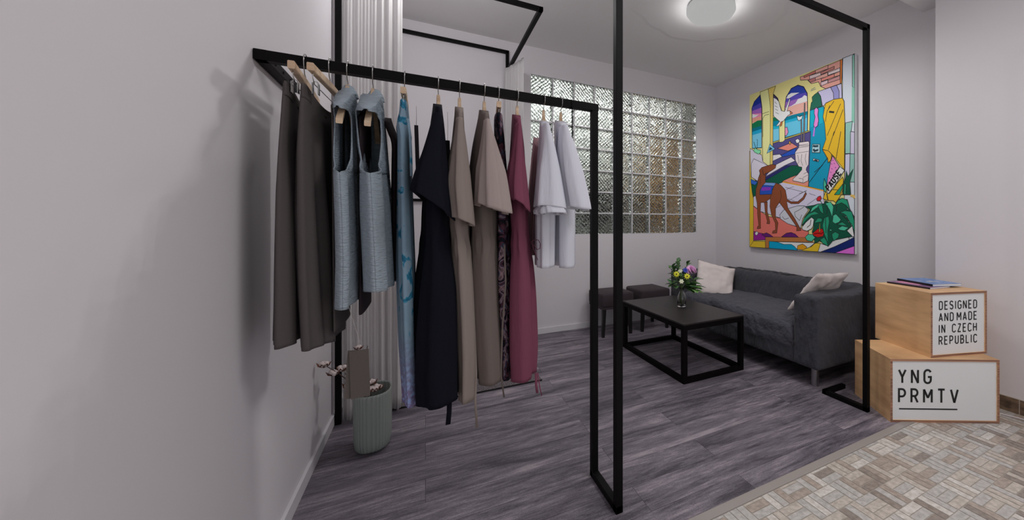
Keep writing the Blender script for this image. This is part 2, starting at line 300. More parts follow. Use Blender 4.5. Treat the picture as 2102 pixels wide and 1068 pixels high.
# garment sections (z, x, half thickness, half width, y), metres
GARM = {
 'pants1': [(1.585, -0.365, 0.012, 0.17, 1.635), (1.589, -0.367, 0.012, 0.17, 1.635), (1.397, -0.375, 0.012, 0.17, 1.635), (1.29, -0.376, 0.02, 0.17, 1.635), (1.133, -0.376, 0.024, 0.17, 1.635), (0.969, -0.377, 0.027, 0.17, 1.635), (0.804, -0.379, 0.028, 0.17, 1.635)],
 'pants2': [(1.585, -0.309, 0.012, 0.17, 1.635), (1.598, -0.311, 0.012, 0.17, 1.635), (1.404, -0.315, 0.022, 0.17, 1.635), (1.183, -0.31, 0.027, 0.17, 1.635), (0.977, -0.304, 0.028, 0.17, 1.635), (0.784, -0.296, 0.028, 0.17, 1.635)],
 'dark3': [(1.6, -0.267, 0.007, 0.14, 1.68), (1.564, -0.265, 0.007, 0.14, 1.68), (1.263, -0.263, 0.007, 0.14, 1.68), (1.01, -0.261, 0.007, 0.14, 1.68), (0.818, -0.259, 0.007, 0.14, 1.68)],
 'dark4': [(1.58, -0.194, 0.008, 0.14, 1.7), (1.56, -0.194, 0.008, 0.14, 1.7), (1.267, -0.194, 0.008, 0.14, 1.7), (1.005, -0.194, 0.008, 0.14, 1.7), (0.862, -0.194, 0.008, 0.14, 1.7)],
 'vest1': [(1.63, -0.237, 0.019, 0.19, 1.635), (1.567, -0.237, 0.022, 0.188, 1.635), (1.353, -0.234, 0.023, 0.186, 1.635), (1.214, -0.229, 0.023, 0.184, 1.635), (1.053, -0.225, 0.023, 0.182, 1.635), (0.908, -0.227, 0.023, 0.18, 1.635)],
 'vest2': [(1.63, -0.165, 0.027, 0.19, 1.635), (1.565, -0.17, 0.035, 0.188, 1.635), (1.439, -0.163, 0.035, 0.187, 1.635), (1.359, -0.155, 0.031, 0.185, 1.635), (1.215, -0.15, 0.035, 0.183, 1.635), (1.049, -0.144, 0.035, 0.182, 1.635), (0.954, -0.141, 0.035, 0.18, 1.635)],
 'brown6': [(1.58, -0.132, 0.011, 0.11, 1.75), (1.491, -0.1, 0.011, 0.11, 1.75), (1.276, -0.1, 0.011, 0.11, 1.75), (0.963, -0.1, 0.011, 0.11, 1.75)],
 'blue': [(1.6, -0.067, 0.009, 0.14, 1.635), (1.524, -0.069, 0.017, 0.14, 1.635), (1.268, -0.065, 0.02, 0.14, 1.635), (1.02, -0.061, 0.023, 0.14, 1.635), (0.771, -0.056, 0.021, 0.14, 1.635), (0.537, -0.046, 0.018, 0.14, 1.635)],
 'black': [(1.625, 0.039, 0.011, 0.19, 1.635), (1.56, 0.038, 0.02, 0.191, 1.635), (1.434, 0.037, 0.029, 0.193, 1.635), (1.223, 0.037, 0.041, 0.194, 1.635), (1.106, 0.035, 0.038, 0.195, 1.635), (0.958, 0.039, 0.059, 0.196, 1.635), (0.805, 0.035, 0.068, 0.198, 1.635), (0.651, 0.033, 0.07, 0.199, 1.635), (0.546, 0.035, 0.068, 0.2, 1.635)],
 'beige': [(1.625, 0.115, 0.012, 0.19, 1.635), (1.512, 0.113, 0.019, 0.186, 1.635), (1.305, 0.109, 0.034, 0.182, 1.635), (1.167, 0.112, 0.035, 0.179, 1.635), (1.091, 0.12, 0.028, 0.175, 1.635), (1.03, 0.123, 0.036, 0.171, 1.635), (0.865, 0.132, 0.034, 0.168, 1.635), (0.696, 0.137, 0.032, 0.164, 1.635), (0.529, 0.135, 0.027, 0.16, 1.635)],
 'taupe': [(1.625, 0.205, 0.012, 0.19, 1.635), (1.483, 0.203, 0.034, 0.186, 1.635), (1.306, 0.194, 0.04, 0.182, 1.635), (1.186, 0.2, 0.042, 0.179, 1.635), (1.11, 0.203, 0.036, 0.175, 1.635), (1.026, 0.205, 0.044, 0.171, 1.635), (0.857, 0.21, 0.045, 0.168, 1.635), (0.688, 0.22, 0.048, 0.164, 1.635), (0.571, 0.229, 0.045, 0.16, 1.635)],
 'floral': [(1.6, 0.26, 0.014, 0.13, 1.635), (1.523, 0.266, 0.016, 0.125, 1.635), (1.338, 0.274, 0.02, 0.12, 1.635), (1.093, 0.274, 0.024, 0.115, 1.635), (0.904, 0.276, 0.026, 0.11, 1.635), (0.712, 0.285, 0.023, 0.105, 1.635), (0.553, 0.29, 0.019, 0.1, 1.635)],
 'wine': [(1.625, 0.332, 0.013, 0.18, 1.635), (1.496, 0.337, 0.023, 0.179, 1.635), (1.206, 0.336, 0.033, 0.177, 1.635), (1.105, 0.343, 0.027, 0.176, 1.635), (1.019, 0.345, 0.04, 0.174, 1.635), (0.888, 0.348, 0.047, 0.173, 1.635), (0.668, 0.352, 0.051, 0.171, 1.635), (0.563, 0.353, 0.044, 0.17, 1.635)],
 'pink': [(1.575, 0.466, 0.02, 0.09, 1.79), (1.536, 0.469, 0.027, 0.09, 1.79), (1.422, 0.468, 0.033, 0.09, 1.79), (1.322, 0.462, 0.034, 0.09, 1.79), (1.208, 0.456, 0.036, 0.09, 1.79), (1.026, 0.449, 0.033, 0.09, 1.79)],
 'white1': [(1.6, 0.436, 0.016, 0.11, 1.575), (1.495, 0.442, 0.027, 0.11, 1.575), (1.226, 0.439, 0.037, 0.11, 1.575), (0.999, 0.439, 0.035, 0.11, 1.575)],
 'white2': [(1.625, 0.522, 0.023, 0.17, 1.635), (1.515, 0.535, 0.029, 0.16, 1.635), (1.229, 0.544, 0.041, 0.15, 1.635), (0.99, 0.545, 0.04, 0.14, 1.635)],
}
SLV = {
 'black': [(1.537, 0.036, 0.014, 0.03, 1.44), (1.497, 0.034, 0.019, 0.042, 1.44), (1.389, 0.025, 0.033, 0.055, 1.44), (1.309, 0.02, 0.045, 0.068, 1.44), (1.231, 0.022, 0.056, 0.08, 1.44)],
 'beige': [(1.531, 0.103, 0.009, 0.03, 1.44), (1.455, 0.102, 0.019, 0.043, 1.44), (1.298, 0.101, 0.032, 0.057, 1.44), (1.177, 0.11, 0.033, 0.07, 1.44)],
 'taupe': [(1.532, 0.188, 0.007, 0.03, 1.42), (1.461, 0.195, 0.019, 0.043, 1.42), (1.351, 0.204, 0.037, 0.057, 1.42), (1.221, 0.211, 0.049, 0.07, 1.42)],
 'wine': [(1.537, 0.3, 0.007, 0.03, 1.44), (1.421, 0.299, 0.02, 0.043, 1.44), (1.308, 0.297, 0.031, 0.057, 1.44), (1.241, 0.299, 0.034, 0.07, 1.44)],
 'white1': [(1.544, 0.397, 0.009, 0.03, 1.42), (1.464, 0.406, 0.021, 0.043, 1.42), (1.347, 0.412, 0.037, 0.057, 1.42), (1.229, 0.418, 0.05, 0.07, 1.42)],
 'white2': [(1.54, 0.461, 0.01, 0.03, 1.4), (1.467, 0.474, 0.027, 0.043, 1.4), (1.35, 0.494, 0.037, 0.057, 1.4), (1.227, 0.515, 0.04, 0.07, 1.4)],
}
# painted shapes (colour, outline points on the canvas in metres, outline flag or minus line width)
ART = [
 ((188, 176, 118), [(0.0, 0.889), (1.275, 0.889), (1.275, 2.717), (0.0, 2.717)], 0),
 ((170, 176, 186), [(1.161, 2.717), (1.275, 2.717), (1.275, 1.952), (1.275, 1.521), (1.275, 0.896), (1.172, 0.948), (1.184, 1.807), (1.161, 2.347)], 1),
 ((112, 160, 144), [(1.255, 2.707), (1.275, 2.716), (1.275, 2.399), (1.255, 2.425)], 1),
 ((112, 160, 144), [(1.251, 2.427), (1.275, 2.403), (1.275, 2.083), (1.247, 2.108)], 0),
 ((120, 160, 150), [(1.189, 2.106), (1.255, 2.106), (1.239, 1.971), (1.238, 1.815), (1.187, 1.821)], 1),
 ((165, 160, 178), [(1.238, 2.017), (1.275, 2.003), (1.275, 1.805), (1.235, 1.813)], 1),
 ((118, 155, 148), [(1.232, 1.812), (1.275, 1.805), (1.275, 1.547), (1.227, 1.552)], 1),
 ((165, 165, 185), [(1.187, 1.815), (1.233, 1.813), (1.227, 1.56), (1.184, 1.586)], 1),
 ((190, 132, 122), [(0.747, 2.696), (1.165, 2.711), (1.153, 2.488), (0.99, 2.487), (0.938, 2.526), (0.915, 2.578), (0.833, 2.588), (0.79, 2.64), (0.708, 2.663), (0.703, 2.699)], 1),
 ((165, 95, 85), [(0.747, 2.696), (0.879, 2.705), (0.879, 2.676), (0.749, 2.677)], 1),
 ((190, 165, 165), [(0.814, 2.674), (0.938, 2.665), (0.94, 2.63), (0.814, 2.638)], 1),
 ((160, 105, 100), [(0.938, 2.665), (1.079, 2.673), (1.079, 2.65), (0.94, 2.64)], 1),
 ((190, 170, 172), [(1.016, 2.636), (1.137, 2.639), (1.137, 2.606), (1.016, 2.609)], 1),
 ((150, 95, 95), [(0.795, 2.638), (0.879, 2.635), (0.879, 2.602), (0.823, 2.602)], 1),
 ((195, 140, 130), [(0.879, 2.635), (1.012, 2.638), (1.014, 2.601), (0.879, 2.606)], 1),
 ((205, 115, 105), [(0.942, 2.601), (1.079, 2.603), (1.079, 2.571), (0.946, 2.572)], 1),
 ((165, 120, 120), [(1.016, 2.561), (1.137, 2.567), (1.137, 2.531), (1.016, 2.533)], 1),
 ((188, 160, 165), [(0.938, 2.566), (1.014, 2.566), (1.014, 2.534), (0.942, 2.528)], 1),
 ((200, 135, 125), [(0.879, 2.705), (1.016, 2.708), (1.016, 2.672), (0.879, 2.676)], 1),
 ((205, 130, 115), [(1.079, 2.603), (1.137, 2.606), (1.137, 2.569), (1.079, 2.571)], 1),
 ((205, 105, 45), [(1.139, 2.711), (1.161, 2.711), (1.153, 2.488), (1.139, 2.489)], 1),
 ((160, 156, 182), [(0.906, 2.483), (1.042, 2.485), (1.104, 2.485), (1.153, 2.485), (1.157, 2.348), (1.071, 2.358), (0.995, 2.347), (0.968, 2.323), (0.955, 2.334), (0.938, 2.428)], 1),
 ((122, 120, 165), [(1.042, 2.485), (1.104, 2.485), (1.129, 2.419), (1.129, 2.349), (1.075, 2.36), (1.071, 2.421)], 1),
 ((28, 84, 68), [(0.842, 2.448), (0.87, 2.465), (0.906, 2.478), (0.938, 2.428), (0.951, 2.327), (0.819, 2.321), (0.833, 2.393), (0.847, 2.405)], 1),
 ((15, 120, 148), [(0.819, 2.321), (0.968, 2.323), (0.995, 2.251), (0.982, 2.15), (0.996, 1.993), (0.959, 1.901), (1.021, 1.776), (1.04, 1.756), (1.003, 1.547), (0.965, 1.498), (0.804, 1.547), (0.814, 2.114)], 1),
 ((10, 140, 160), [(0.821, 2.313), (0.96, 2.315), (0.96, 2.163), (0.819, 2.146)], 0),
 ((18, 40, 120), [(0.036, 2.551), (0.075, 2.619), (0.163, 2.67), (0.182, 2.579), (0.046, 2.558)], 0),
 ((60, 55, 140), [(0.041, 2.559), (0.182, 2.579), (0.188, 2.52), (0.039, 2.516)], 0),
 ((130, 80, 150), [(0.039, 2.516), (0.188, 2.52), (0.188, 2.439), (0.039, 2.481)], 0),
 ((185, 110, 140), [(0.039, 2.481), (0.188, 2.453), (0.188, 2.415), (0.039, 2.422)], 0),
 ((195, 185, 190), [(0.039, 2.481), (0.1, 2.456), (0.144, 2.447), (0.088, 2.43), (0.039, 2.432)], 0),
 ((205, 130, 110), [(0.039, 2.422), (0.188, 2.42), (0.188, 2.367), (0.039, 2.373)], 0),
 ((10, 95, 60), [(0.039, 2.363), (0.126, 2.382), (0.188, 2.372), (0.188, 2.305), (0.039, 2.305)], 0),
 ((0, 90, 110), [(0.039, 2.305), (0.188, 2.308), (0.188, 2.272), (0.039, 2.265)], 0),
 ((20, 130, 165), [(0.039, 2.265), (0.188, 2.272), (0.188, 2.224), (0.039, 2.226)], 0),
 ((95, 160, 185), [(0.039, 2.226), (0.188, 2.229), (0.188, 2.052), (0.042, 2.068)], 0),
 ((12, 12, 40), [(0.042, 2.068), (0.036, 2.551), (0.075, 2.619), (0.163, 2.67), (0.188, 2.52), (0.188, 2.052), (0.042, 2.068)], -0.008),
 ((25, 35, 100), [(0.36, 2.621), (0.416, 2.559), (0.439, 2.498), (0.354, 2.512)], 0),
 ((150, 95, 140), [(0.354, 2.521), (0.444, 2.487), (0.466, 2.355), (0.348, 2.384)], 0),
 ((10, 95, 65), [(0.348, 2.366), (0.466, 2.328), (0.466, 2.292), (0.348, 2.315)], 0),
 ((0, 105, 130), [(0.348, 2.32), (0.466, 2.305), (0.461, 2.248), (0.348, 2.264)], 0),
 ((20, 140, 165), [(0.348, 2.264), (0.461, 2.253), (0.45, 2.214), (0.348, 2.223)], 0),
 ((95, 160, 185), [(0.348, 2.227), (0.45, 2.219), (0.439, 2.072), (0.348, 2.08)], 0),
 ((12, 12, 40), [(0.36, 2.621), (0.416, 2.559), (0.466, 2.418), (0.466, 2.292), (0.439, 2.072), (0.348, 2.08), (0.348, 2.615), (0.36, 2.621)], -0.008),
 ((30, 50, 130), [(0.531, 2.543), (0.594, 2.613), (0.676, 2.622), (0.745, 2.583), (0.783, 2.511), (0.531, 2.534)], 0),
 ((70, 60, 145), [(0.526, 2.536), (0.783, 2.516), (0.79, 2.467), (0.514, 2.486)], 0),
 ((125, 85, 150), [(0.514, 2.486), (0.79, 2.476), (0.793, 2.399), (0.51, 2.425)], 0),
 ((200, 140, 130), [(0.51, 2.429), (0.793, 2.42), (0.793, 2.32), (0.51, 2.326)], 0),
 ((195, 190, 195), [(0.531, 2.526), (0.552, 2.555), (0.594, 2.564), (0.696, 2.538), (0.635, 2.53), (0.563, 2.516)], 0),
 ((195, 190, 195), [(0.563, 2.419), (0.646, 2.44), (0.676, 2.475), (0.725, 2.478), (0.755, 2.495), (0.783, 2.474), (0.788, 2.422), (0.635, 2.426)], 0),
 ((0, 100, 120), [(0.51, 2.322), (0.594, 2.327), (0.793, 2.32), (0.793, 2.282), (0.51, 2.282)], 0),
 ((25, 135, 165), [(0.51, 2.286), (0.793, 2.286), (0.793, 2.248), (0.51, 2.255)], 0),
 ((80, 155, 180), [(0.51, 2.259), (0.793, 2.253), (0.791, 2.114), (0.515, 2.102)], 0),
 ((12, 12, 40), [(0.51, 2.434), (0.531, 2.543), (0.594, 2.613), (0.676, 2.622), (0.745, 2.583), (0.788, 2.502), (0.793, 2.316), (0.788, 2.115), (0.515, 2.102), (0.51, 2.434)], -0.008),
 ((150, 140, 70), [(0.348, 2.087), (0.802, 2.119), (0.802, 2.104), (0.348, 2.069)], 1),
 ((66, 62, 108), [(0.348, 2.069), (0.803, 2.103), (0.827, 2.104), (0.804, 1.547), (0.803, 1.603), (0.248, 1.666), (0.242, 1.837), (0.348, 1.821)], 1),
 ((205, 112, 100), [(0.411, 2.004), (0.594, 2.034), (0.676, 1.975), (0.552, 1.953)], 1),
 ((28, 66, 150), [(0.411, 1.908), (0.656, 1.97), (0.646, 1.903), (0.531, 1.899), (0.422, 1.897)], 1),
 ((185, 180, 186), [(0.348, 1.941), (0.444, 1.935), (0.477, 1.903), (0.348, 1.872)], 1),
 ((185, 180, 190), [(0.36, 1.819), (0.594, 1.88), (0.646, 1.833), (0.51, 1.801), (0.248, 1.713), (0.343, 1.796)], 1),
 ((8, 72, 54), [(0.023, 1.669), (0.248, 1.695), (0.594, 1.79), (0.755, 1.768), (0.735, 1.72), (0.594, 1.649), (0.477, 1.625), (0.422, 1.604), (0.062, 1.489), (0.036, 1.57)], 1),
 ((30, 34, 88), [(0.242, 1.695), (0.531, 1.798), (0.594, 1.79), (0.248, 1.666)], 1),
 ((210, 118, 104), [(0.477, 1.634), (0.594, 1.667), (0.656, 1.678), (0.803, 1.636), (0.804, 1.595), (0.8, 1.547), (0.688, 1.572)], 1),
 ((170, 166, 184), [(0.062, 1.489), (0.422, 1.608), (0.488, 1.624), (0.688, 1.571), (0.971, 1.492), (0.978, 1.362), (0.764, 1.346), (0.803, 1.326), (0.455, 1.23), (0.175, 1.31), (0.062, 1.382)], 1),
 ((200, 130, 30), [(0.483, 1.625), (0.688, 1.572), (0.968, 1.493)], -0.012),
 ((12, 12, 16), [(0.52, 1.563), (0.745, 1.494)], -0.004),
 ((12, 12, 16), [(0.531, 1.54), (0.625, 1.563)], -0.004),
 ((12, 12, 16), [(0.584, 1.426), (0.783, 1.512)], -0.004),
 ((12, 12, 16), [(0.388, 1.341), (0.455, 1.37)], -0.004),
 ((12, 12, 16), [(0.552, 1.437), (0.635, 1.41)], -0.004),
 ((12, 12, 16), [(0.688, 1.482), (0.779, 1.502)], -0.004),
 ((12, 12, 16), [(0.809, 1.477), (0.881, 1.45)], -0.004),
 ((12, 12, 16), [(0.787, 1.361), (0.895, 1.423)], -0.004),
 ((198, 96, 86), [(0.062, 1.377), (0.175, 1.31), (0.284, 1.251), (0.455, 1.23), (0.594, 1.158), (0.803, 1.092), (0.803, 1.026), (0.236, 1.014), (0.062, 1.078)], 1),
 ((122, 28, 118), [(0.062, 1.078), (0.151, 1.061), (0.242, 1.049), (0.354, 1.019), (0.242, 0.983), (0.062, 0.969)], 1),
 ((80, 24, 92), [(0.188, 1.043), (0.26, 1.065), (0.319, 1.041), (0.36, 1.017), (0.242, 1.014)], 1),
 ((80, 24, 92), [(0.466, 1.023), (0.531, 1.065), (0.594, 1.075), (0.646, 1.058), (0.686, 1.025)], 1),
 ((190, 190, 195), [(0.085, 1.059), (0.113, 1.081), (0.138, 1.061), (0.119, 1.031), (0.09, 1.035)], 1),
 ((150, 96, 52), [(0.242, 1.016), (0.803, 1.026), (0.772, 1.024), (0.874, 0.976), (0.803, 0.979), (0.296, 0.966), (0.296, 0.889), (0.242, 0.889)], 1),
 ((190, 188, 190), [(0.296, 0.966), (0.803, 0.976), (0.874, 0.976), (0.764, 0.889), (0.296, 0.889)], 1),
 ((0, 132, 168), [(0.296, 0.969), (0.411, 0.966), (0.499, 0.943), (0.594, 0.948), (0.635, 0.928), (0.676, 0.889), (0.296, 0.889)], 1),
 ((222, 128, 24), [(0.666, 0.899), (0.676, 0.939), (0.735, 0.959), (0.783, 0.931), (0.769, 0.897)], 1),
 ((205, 155, 35), [(0.719, 0.889), (0.772, 0.913), (0.831, 0.935), (0.881, 0.977), (0.937, 0.973), (0.93, 0.934), (0.909, 0.889), (0.719, 0.889)], 1),
 ((182, 182, 190), [(0.909, 0.889), (0.937, 0.973), (1.018, 0.952), (1.045, 1.027), (1.221, 1.048), (1.227, 1.021), (1.084, 0.943), (0.944, 0.889)], 1),
 ((14, 30, 88), [(0.937, 0.889), (1.084, 0.949), (1.275, 1.044), (1.275, 0.963), (1.084, 0.889)], 1),
 ((222, 92, 178), [(1.084, 0.889), (1.275, 0.966), (1.275, 0.889)], 1),
 ((165, 166, 174), [(0.444, 1.266), (0.499, 1.319), (0.676, 1.357), (0.755, 1.353), (0.803, 1.309), (0.734, 1.221), (0.711, 1.122), (0.656, 1.141), (0.552, 1.167), (0.455, 1.221)], 1),
 ((12, 12, 16), [(0.635, 1.289), (0.686, 1.309), (0.755, 1.345)], -0.005),
 ((12, 12, 16), [(0.635, 1.289), (0.646, 1.245), (0.696, 1.201), (0.725, 1.261)], -0.005),
 ((12, 12, 16), [(0.477, 1.248), (0.51, 1.216), (0.563, 1.229)], -0.005),
 ((200, 155, 40), [(0.0, 2.043), (0.01, 2.036), (0.023, 1.866), (0.023, 1.669), (0.042, 1.54), (0.062, 1.47), (0.062, 0.961), (0.0, 0.889)], 1),
 ((200, 155, 40), [(0.062, 0.961), (0.242, 0.967), (0.242, 0.889), (0.0, 0.889)], 1),
 ((196, 186, 128), [(0.163, 2.704), (0.284, 2.705), (0.314, 2.495), (0.348, 1.83), (0.272, 1.822), (0.206, 1.887), (0.194, 2.518)], 1),
 ((178, 158, 86), [(0.284, 2.705), (0.388, 2.704), (0.356, 2.631), (0.348, 1.821), (0.311, 1.824), (0.315, 2.495)], 1),
 ((190, 180, 124), [(0.435, 2.326), (0.512, 2.317), (0.512, 2.076), (0.483, 2.062), (0.439, 2.067)], 1),
 ((12, 12, 16), [(0.194, 2.442), (0.296, 2.444)], -0.005),
 ((12, 12, 16), [(0.206, 2.173), (0.206, 2.391), (0.236, 2.417), (0.296, 2.412)], -0.005),
 ((170, 166, 180), [(0.01, 2.074), (0.1, 2.019), (0.188, 1.966), (0.206, 1.887), (0.284, 1.828), (0.188, 1.82), (0.126, 1.659), (0.023, 1.738), (0.01, 1.975)], 1),
 ((176, 172, 196), [(0.029, 1.888), (0.068, 1.941), (0.284, 1.828), (0.188, 1.82), (0.126, 1.669), (0.029, 1.728)], 1),
 ((38, 84, 165), [(0.02, 1.704), (0.126, 1.659), (0.088, 1.624), (0.023, 1.649)], 1),
 ((110, 180, 140), [(0.062, 2.035), (0.094, 2.069), (0.126, 2.039), (0.169, 2.027), (0.175, 1.997), (0.138, 1.984), (0.088, 2.012)], 1),
 ((12, 12, 16), [(0.107, 2.047), (0.075, 2.121), (0.068, 2.142)], -0.006),
 ((12, 12, 16), [(0.119, 2.055), (0.126, 2.15), (0.113, 2.162)], -0.006),
 ((112, 60, 36), [(0.227, 1.413), (0.272, 1.42), (0.272, 1.307), (0.308, 1.185), (0.302, 1.167), (0.263, 1.171), (0.272, 1.195), (0.242, 1.289)], 1),
 ((112, 60, 36), [(0.126, 1.63), (0.138, 1.706), (0.169, 1.741), (0.151, 1.791), (0.188, 1.82), (0.26, 1.83), (0.343, 1.837), (0.394, 1.821), (0.386, 1.79), (0.308, 1.758), (0.248, 1.742), (0.242, 1.658), (0.26, 1.632), (0.388, 1.625), (0.455, 1.596), (0.52, 1.532), (0.542, 1.433), (0.594, 1.404), (0.676, 1.4), (0.735, 1.439), (0.769, 1.492), (0.781, 1.474), (0.75, 1.421), (0.686, 1.378), (0.594, 1.382), (0.536, 1.411), (0.552, 1.335), (0.635, 1.228), (0.696, 1.133), (0.716, 1.099), (0.661, 1.093), (0.666, 1.132), (0.531, 1.3), (0.439, 1.403), (0.388, 1.341), (0.388, 1.231), (0.422, 1.176), (0.405, 1.066), (0.343, 1.06), (0.348, 1.084), (0.388, 1.098), (0.383, 1.176), (0.331, 1.269), (0.308, 1.362), (0.314, 1.455), (0.236, 1.412), (0.175, 1.415), (0.169, 1.31), (0.173, 1.114), (0.119, 1.109), (0.126, 1.133), (0.144, 1.147), (0.126, 1.273), (0.119, 1.408), (0.098, 1.487), (0.1, 1.574)], 1),
 ((12, 12, 16), [(0.2, 1.795), (0.212, 1.746), (0.23, 1.725), (0.248, 1.751)], -0.006),
 ((12, 12, 16), [(0.455, 1.537), (0.466, 1.473), (0.444, 1.402)], -0.005),
 ((12, 12, 16), [(0.175, 1.721), (0.163, 1.627)], -0.005),
 ((12, 12, 16), [(0.366, 1.59), (0.331, 1.519), (0.314, 1.455)], -0.005),
 ((28, 66, 150), [(0.206, 1.614), (0.366, 1.59), (0.343, 1.555), (0.333, 1.5), (0.161, 1.507), (0.163, 1.56)], 1),
 ((98, 128, 178), [(0.248, 1.643), (0.394, 1.623), (0.366, 1.59), (0.206, 1.614)], 1),
 ((110, 46, 150), [(0.188, 1.591), (0.322, 1.583), (0.317, 1.548), (0.182, 1.551)], 0),
 ((120, 110, 110), [(0.711, 2.294), (0.722, 2.291), (0.727, 2.017), (0.716, 2.02)], 1),
 ((120, 110, 110), [(0.753, 2.411), (0.764, 2.407), (0.755, 2.012), (0.742, 2.015)], 1),
 ((175, 180, 185), [(0.666, 2.305), (0.701, 2.284), (0.735, 2.292), (0.725, 2.256), (0.686, 2.244), (0.671, 2.269)], 1),
 ((184, 174, 176), [(0.686, 2.018), (0.803, 2.01), (0.813, 1.993), (0.811, 1.927), (0.804, 1.771), (0.78, 1.741), (0.776, 1.72), (0.804, 1.674), (0.8, 1.608), (0.745, 1.589), (0.615, 1.625), (0.62, 1.647), (0.676, 1.684), (0.725, 1.729), (0.725, 1.755), (0.686, 1.767), (0.648, 1.833), (0.642, 1.921), (0.686, 1.965), (0.691, 1.99)], 1),
 ((12, 12, 16), [(0.686, 1.991), (0.803, 1.982)], -0.004),
 ((12, 12, 16), [(0.686, 1.965), (0.803, 1.957)], -0.004),
 ((12, 12, 16), [(0.648, 1.911), (0.803, 1.907)], -0.004),
 ((12, 12, 16), [(0.676, 1.889), (0.691, 1.818), (0.676, 1.794)], -0.004),
 ((12, 12, 16), [(0.725, 1.89), (0.716, 1.823), (0.735, 1.769)], -0.004),
 ((12, 12, 16), [(0.774, 1.89), (0.764, 1.833), (0.779, 1.772)], -0.004),
 ((12, 12, 16), [(0.688, 1.982), (0.811, 1.966)], -0.004),
 ((12, 12, 16), [(0.738, 1.645), (0.8, 1.668)], -0.004),
 ((12, 12, 16), [(0.738, 1.596), (0.741, 1.632), (0.688, 1.644)], -0.004),
 ((12, 12, 16), [(0.745, 1.681), (0.793, 1.699)], -0.004),
 ((192, 188, 194), [(0.36, 2.584), (0.4, 2.559), (0.433, 2.518), (0.466, 2.409), (0.51, 2.389), (0.573, 2.513), (0.584, 2.502), (0.542, 2.385), (0.579, 2.378), (0.61, 2.345), (0.552, 2.334), (0.499, 2.293), (0.433, 2.254), (0.394, 2.254), (0.444, 2.297), (0.377, 2.359), (0.358, 2.382)], 1),
 ((60, 50, 90), [(0.36, 2.617), (0.422, 2.539), (0.36, 2.584)], 1),
 ((160, 90, 50), [(0.45, 2.237), (0.455, 2.285), (0.483, 2.288), (0.472, 2.246)], 1),
 ((190, 110, 70), [(0.579, 2.371), (0.613, 2.346), (0.582, 2.342)], 1),
 ((12, 12, 16), [(0.377, 2.533), (0.405, 2.498)], -0.004),
 ((12, 12, 16), [(0.377, 2.488), (0.416, 2.459)], -0.004),
 ((12, 12, 16), [(0.383, 2.449), (0.422, 2.421)], -0.004),
 ((12, 12, 16), [(0.388, 2.411), (0.433, 2.381)], -0.004),
 ((95, 155, 185), [(0.308, 2.073), (0.383, 2.004), (0.266, 1.973)], 1),
 ((20, 60, 80), [(0.308, 2.036), (0.343, 2.011), (0.296, 2.001)], 1),
 ((205, 120, 150), [(0.515, 2.213), (0.542, 2.212), (0.558, 2.155), (0.531, 2.117), (0.515, 2.129)], 1),
 ((190, 150, 60), [(0.565, 2.048), (0.582, 2.054), (0.59, 2.021), (0.573, 2.018)], 1),
 ((190, 185, 190), [(0.646, 2.05), (0.676, 2.061), (0.701, 2.039), (0.691, 2.016), (0.661, 2.013)], 1),
 ((140, 172, 178), [(0.848, 1.971), (0.93, 1.956), (0.93, 1.871), (0.842, 1.888)], 1),
 ((30, 50, 60), [(0.854, 1.955), (0.874, 1.945), (0.914, 1.941)], -0.02),
 ((30, 50, 60), [(0.858, 1.919), (0.874, 1.898), (0.914, 1.903)], -0.02),
 ((185, 188, 190), [(0.86, 1.826), (0.919, 1.802), (0.914, 1.785), (0.854, 1.806)], 1),
 ((30, 40, 50), [(0.869, 1.811), (0.907, 1.796)], -0.012),
 ((205, 112, 172), [(0.87, 2.316), (0.893, 2.331), (0.915, 2.304), (0.908, 2.249), (0.917, 2.198), (0.906, 2.143), (0.874, 2.13), (0.861, 2.162), (0.879, 2.24), (0.868, 2.276)], 1),
 ((150, 100, 180), [(0.865, 2.136), (0.879, 2.133), (0.87, 2.046), (0.851, 2.049)], 0),
 ((12, 12, 16), [(0.811, 1.589), (1.009, 1.806)], -0.005),
 ((12, 12, 16), [(0.868, 1.685), (0.959, 1.744)], -0.005),
 ((70, 90, 120), [(0.828, 2.515), (0.888, 2.517)], -0.004),
 ((70, 90, 120), [(0.833, 2.526), (0.879, 2.536)], -0.004),
 ((192, 148, 36), [(0.99, 2.341), (1.071, 2.358), (1.161, 2.347), (1.178, 2.312), (1.186, 2.11), (1.184, 1.973), (1.181, 1.67), (1.082, 1.806), (1.021, 1.873), (0.959, 1.901), (0.996, 1.993), (0.982, 2.15), (0.964, 2.219)], 1),
 ((218, 138, 30), [(0.959, 1.898), (1.021, 1.876), (1.055, 1.836), (1.049, 1.783), (1.018, 1.759), (1.015, 1.799)], 1),
 ((12, 12, 16), [(1.079, 2.34), (1.008, 2.264), (0.995, 2.195), (0.99, 2.164)], -0.006),
 ((12, 12, 16), [(1.145, 2.298), (1.008, 2.024)], -0.006),
 ((12, 12, 16), [(1.169, 2.237), (1.071, 2.011)], -0.006),
 ((12, 12, 16), [(1.037, 2.312), (1.012, 2.263)], -0.006),
 ((12, 12, 16), [(1.029, 2.252), (1.081, 2.233)], -0.018),
 ((12, 12, 16), [(1.082, 2.05), (1.021, 1.885)], -0.006),
 ((12, 12, 16), [(1.147, 2.036), (1.1, 1.787)], -0.006),
 ((205, 112, 160), [(1.064, 1.821), (1.088, 1.783), (1.135, 1.709), (1.009, 1.535), (1.012, 1.604), (1.043, 1.755)], 1),
 ((110, 50, 110), [(1.052, 1.747), (1.058, 1.737)], -0.007),
 ((110, 50, 110), [(1.079, 1.749), (1.085, 1.739)], -0.007),
 ((110, 50, 110), [(1.091, 1.708), (1.097, 1.698)], -0.007),
 ((110, 50, 110), [(1.055, 1.701), (1.061, 1.691)], -0.007),
 ((110, 50, 110), [(1.043, 1.668), (1.049, 1.659)], -0.007),
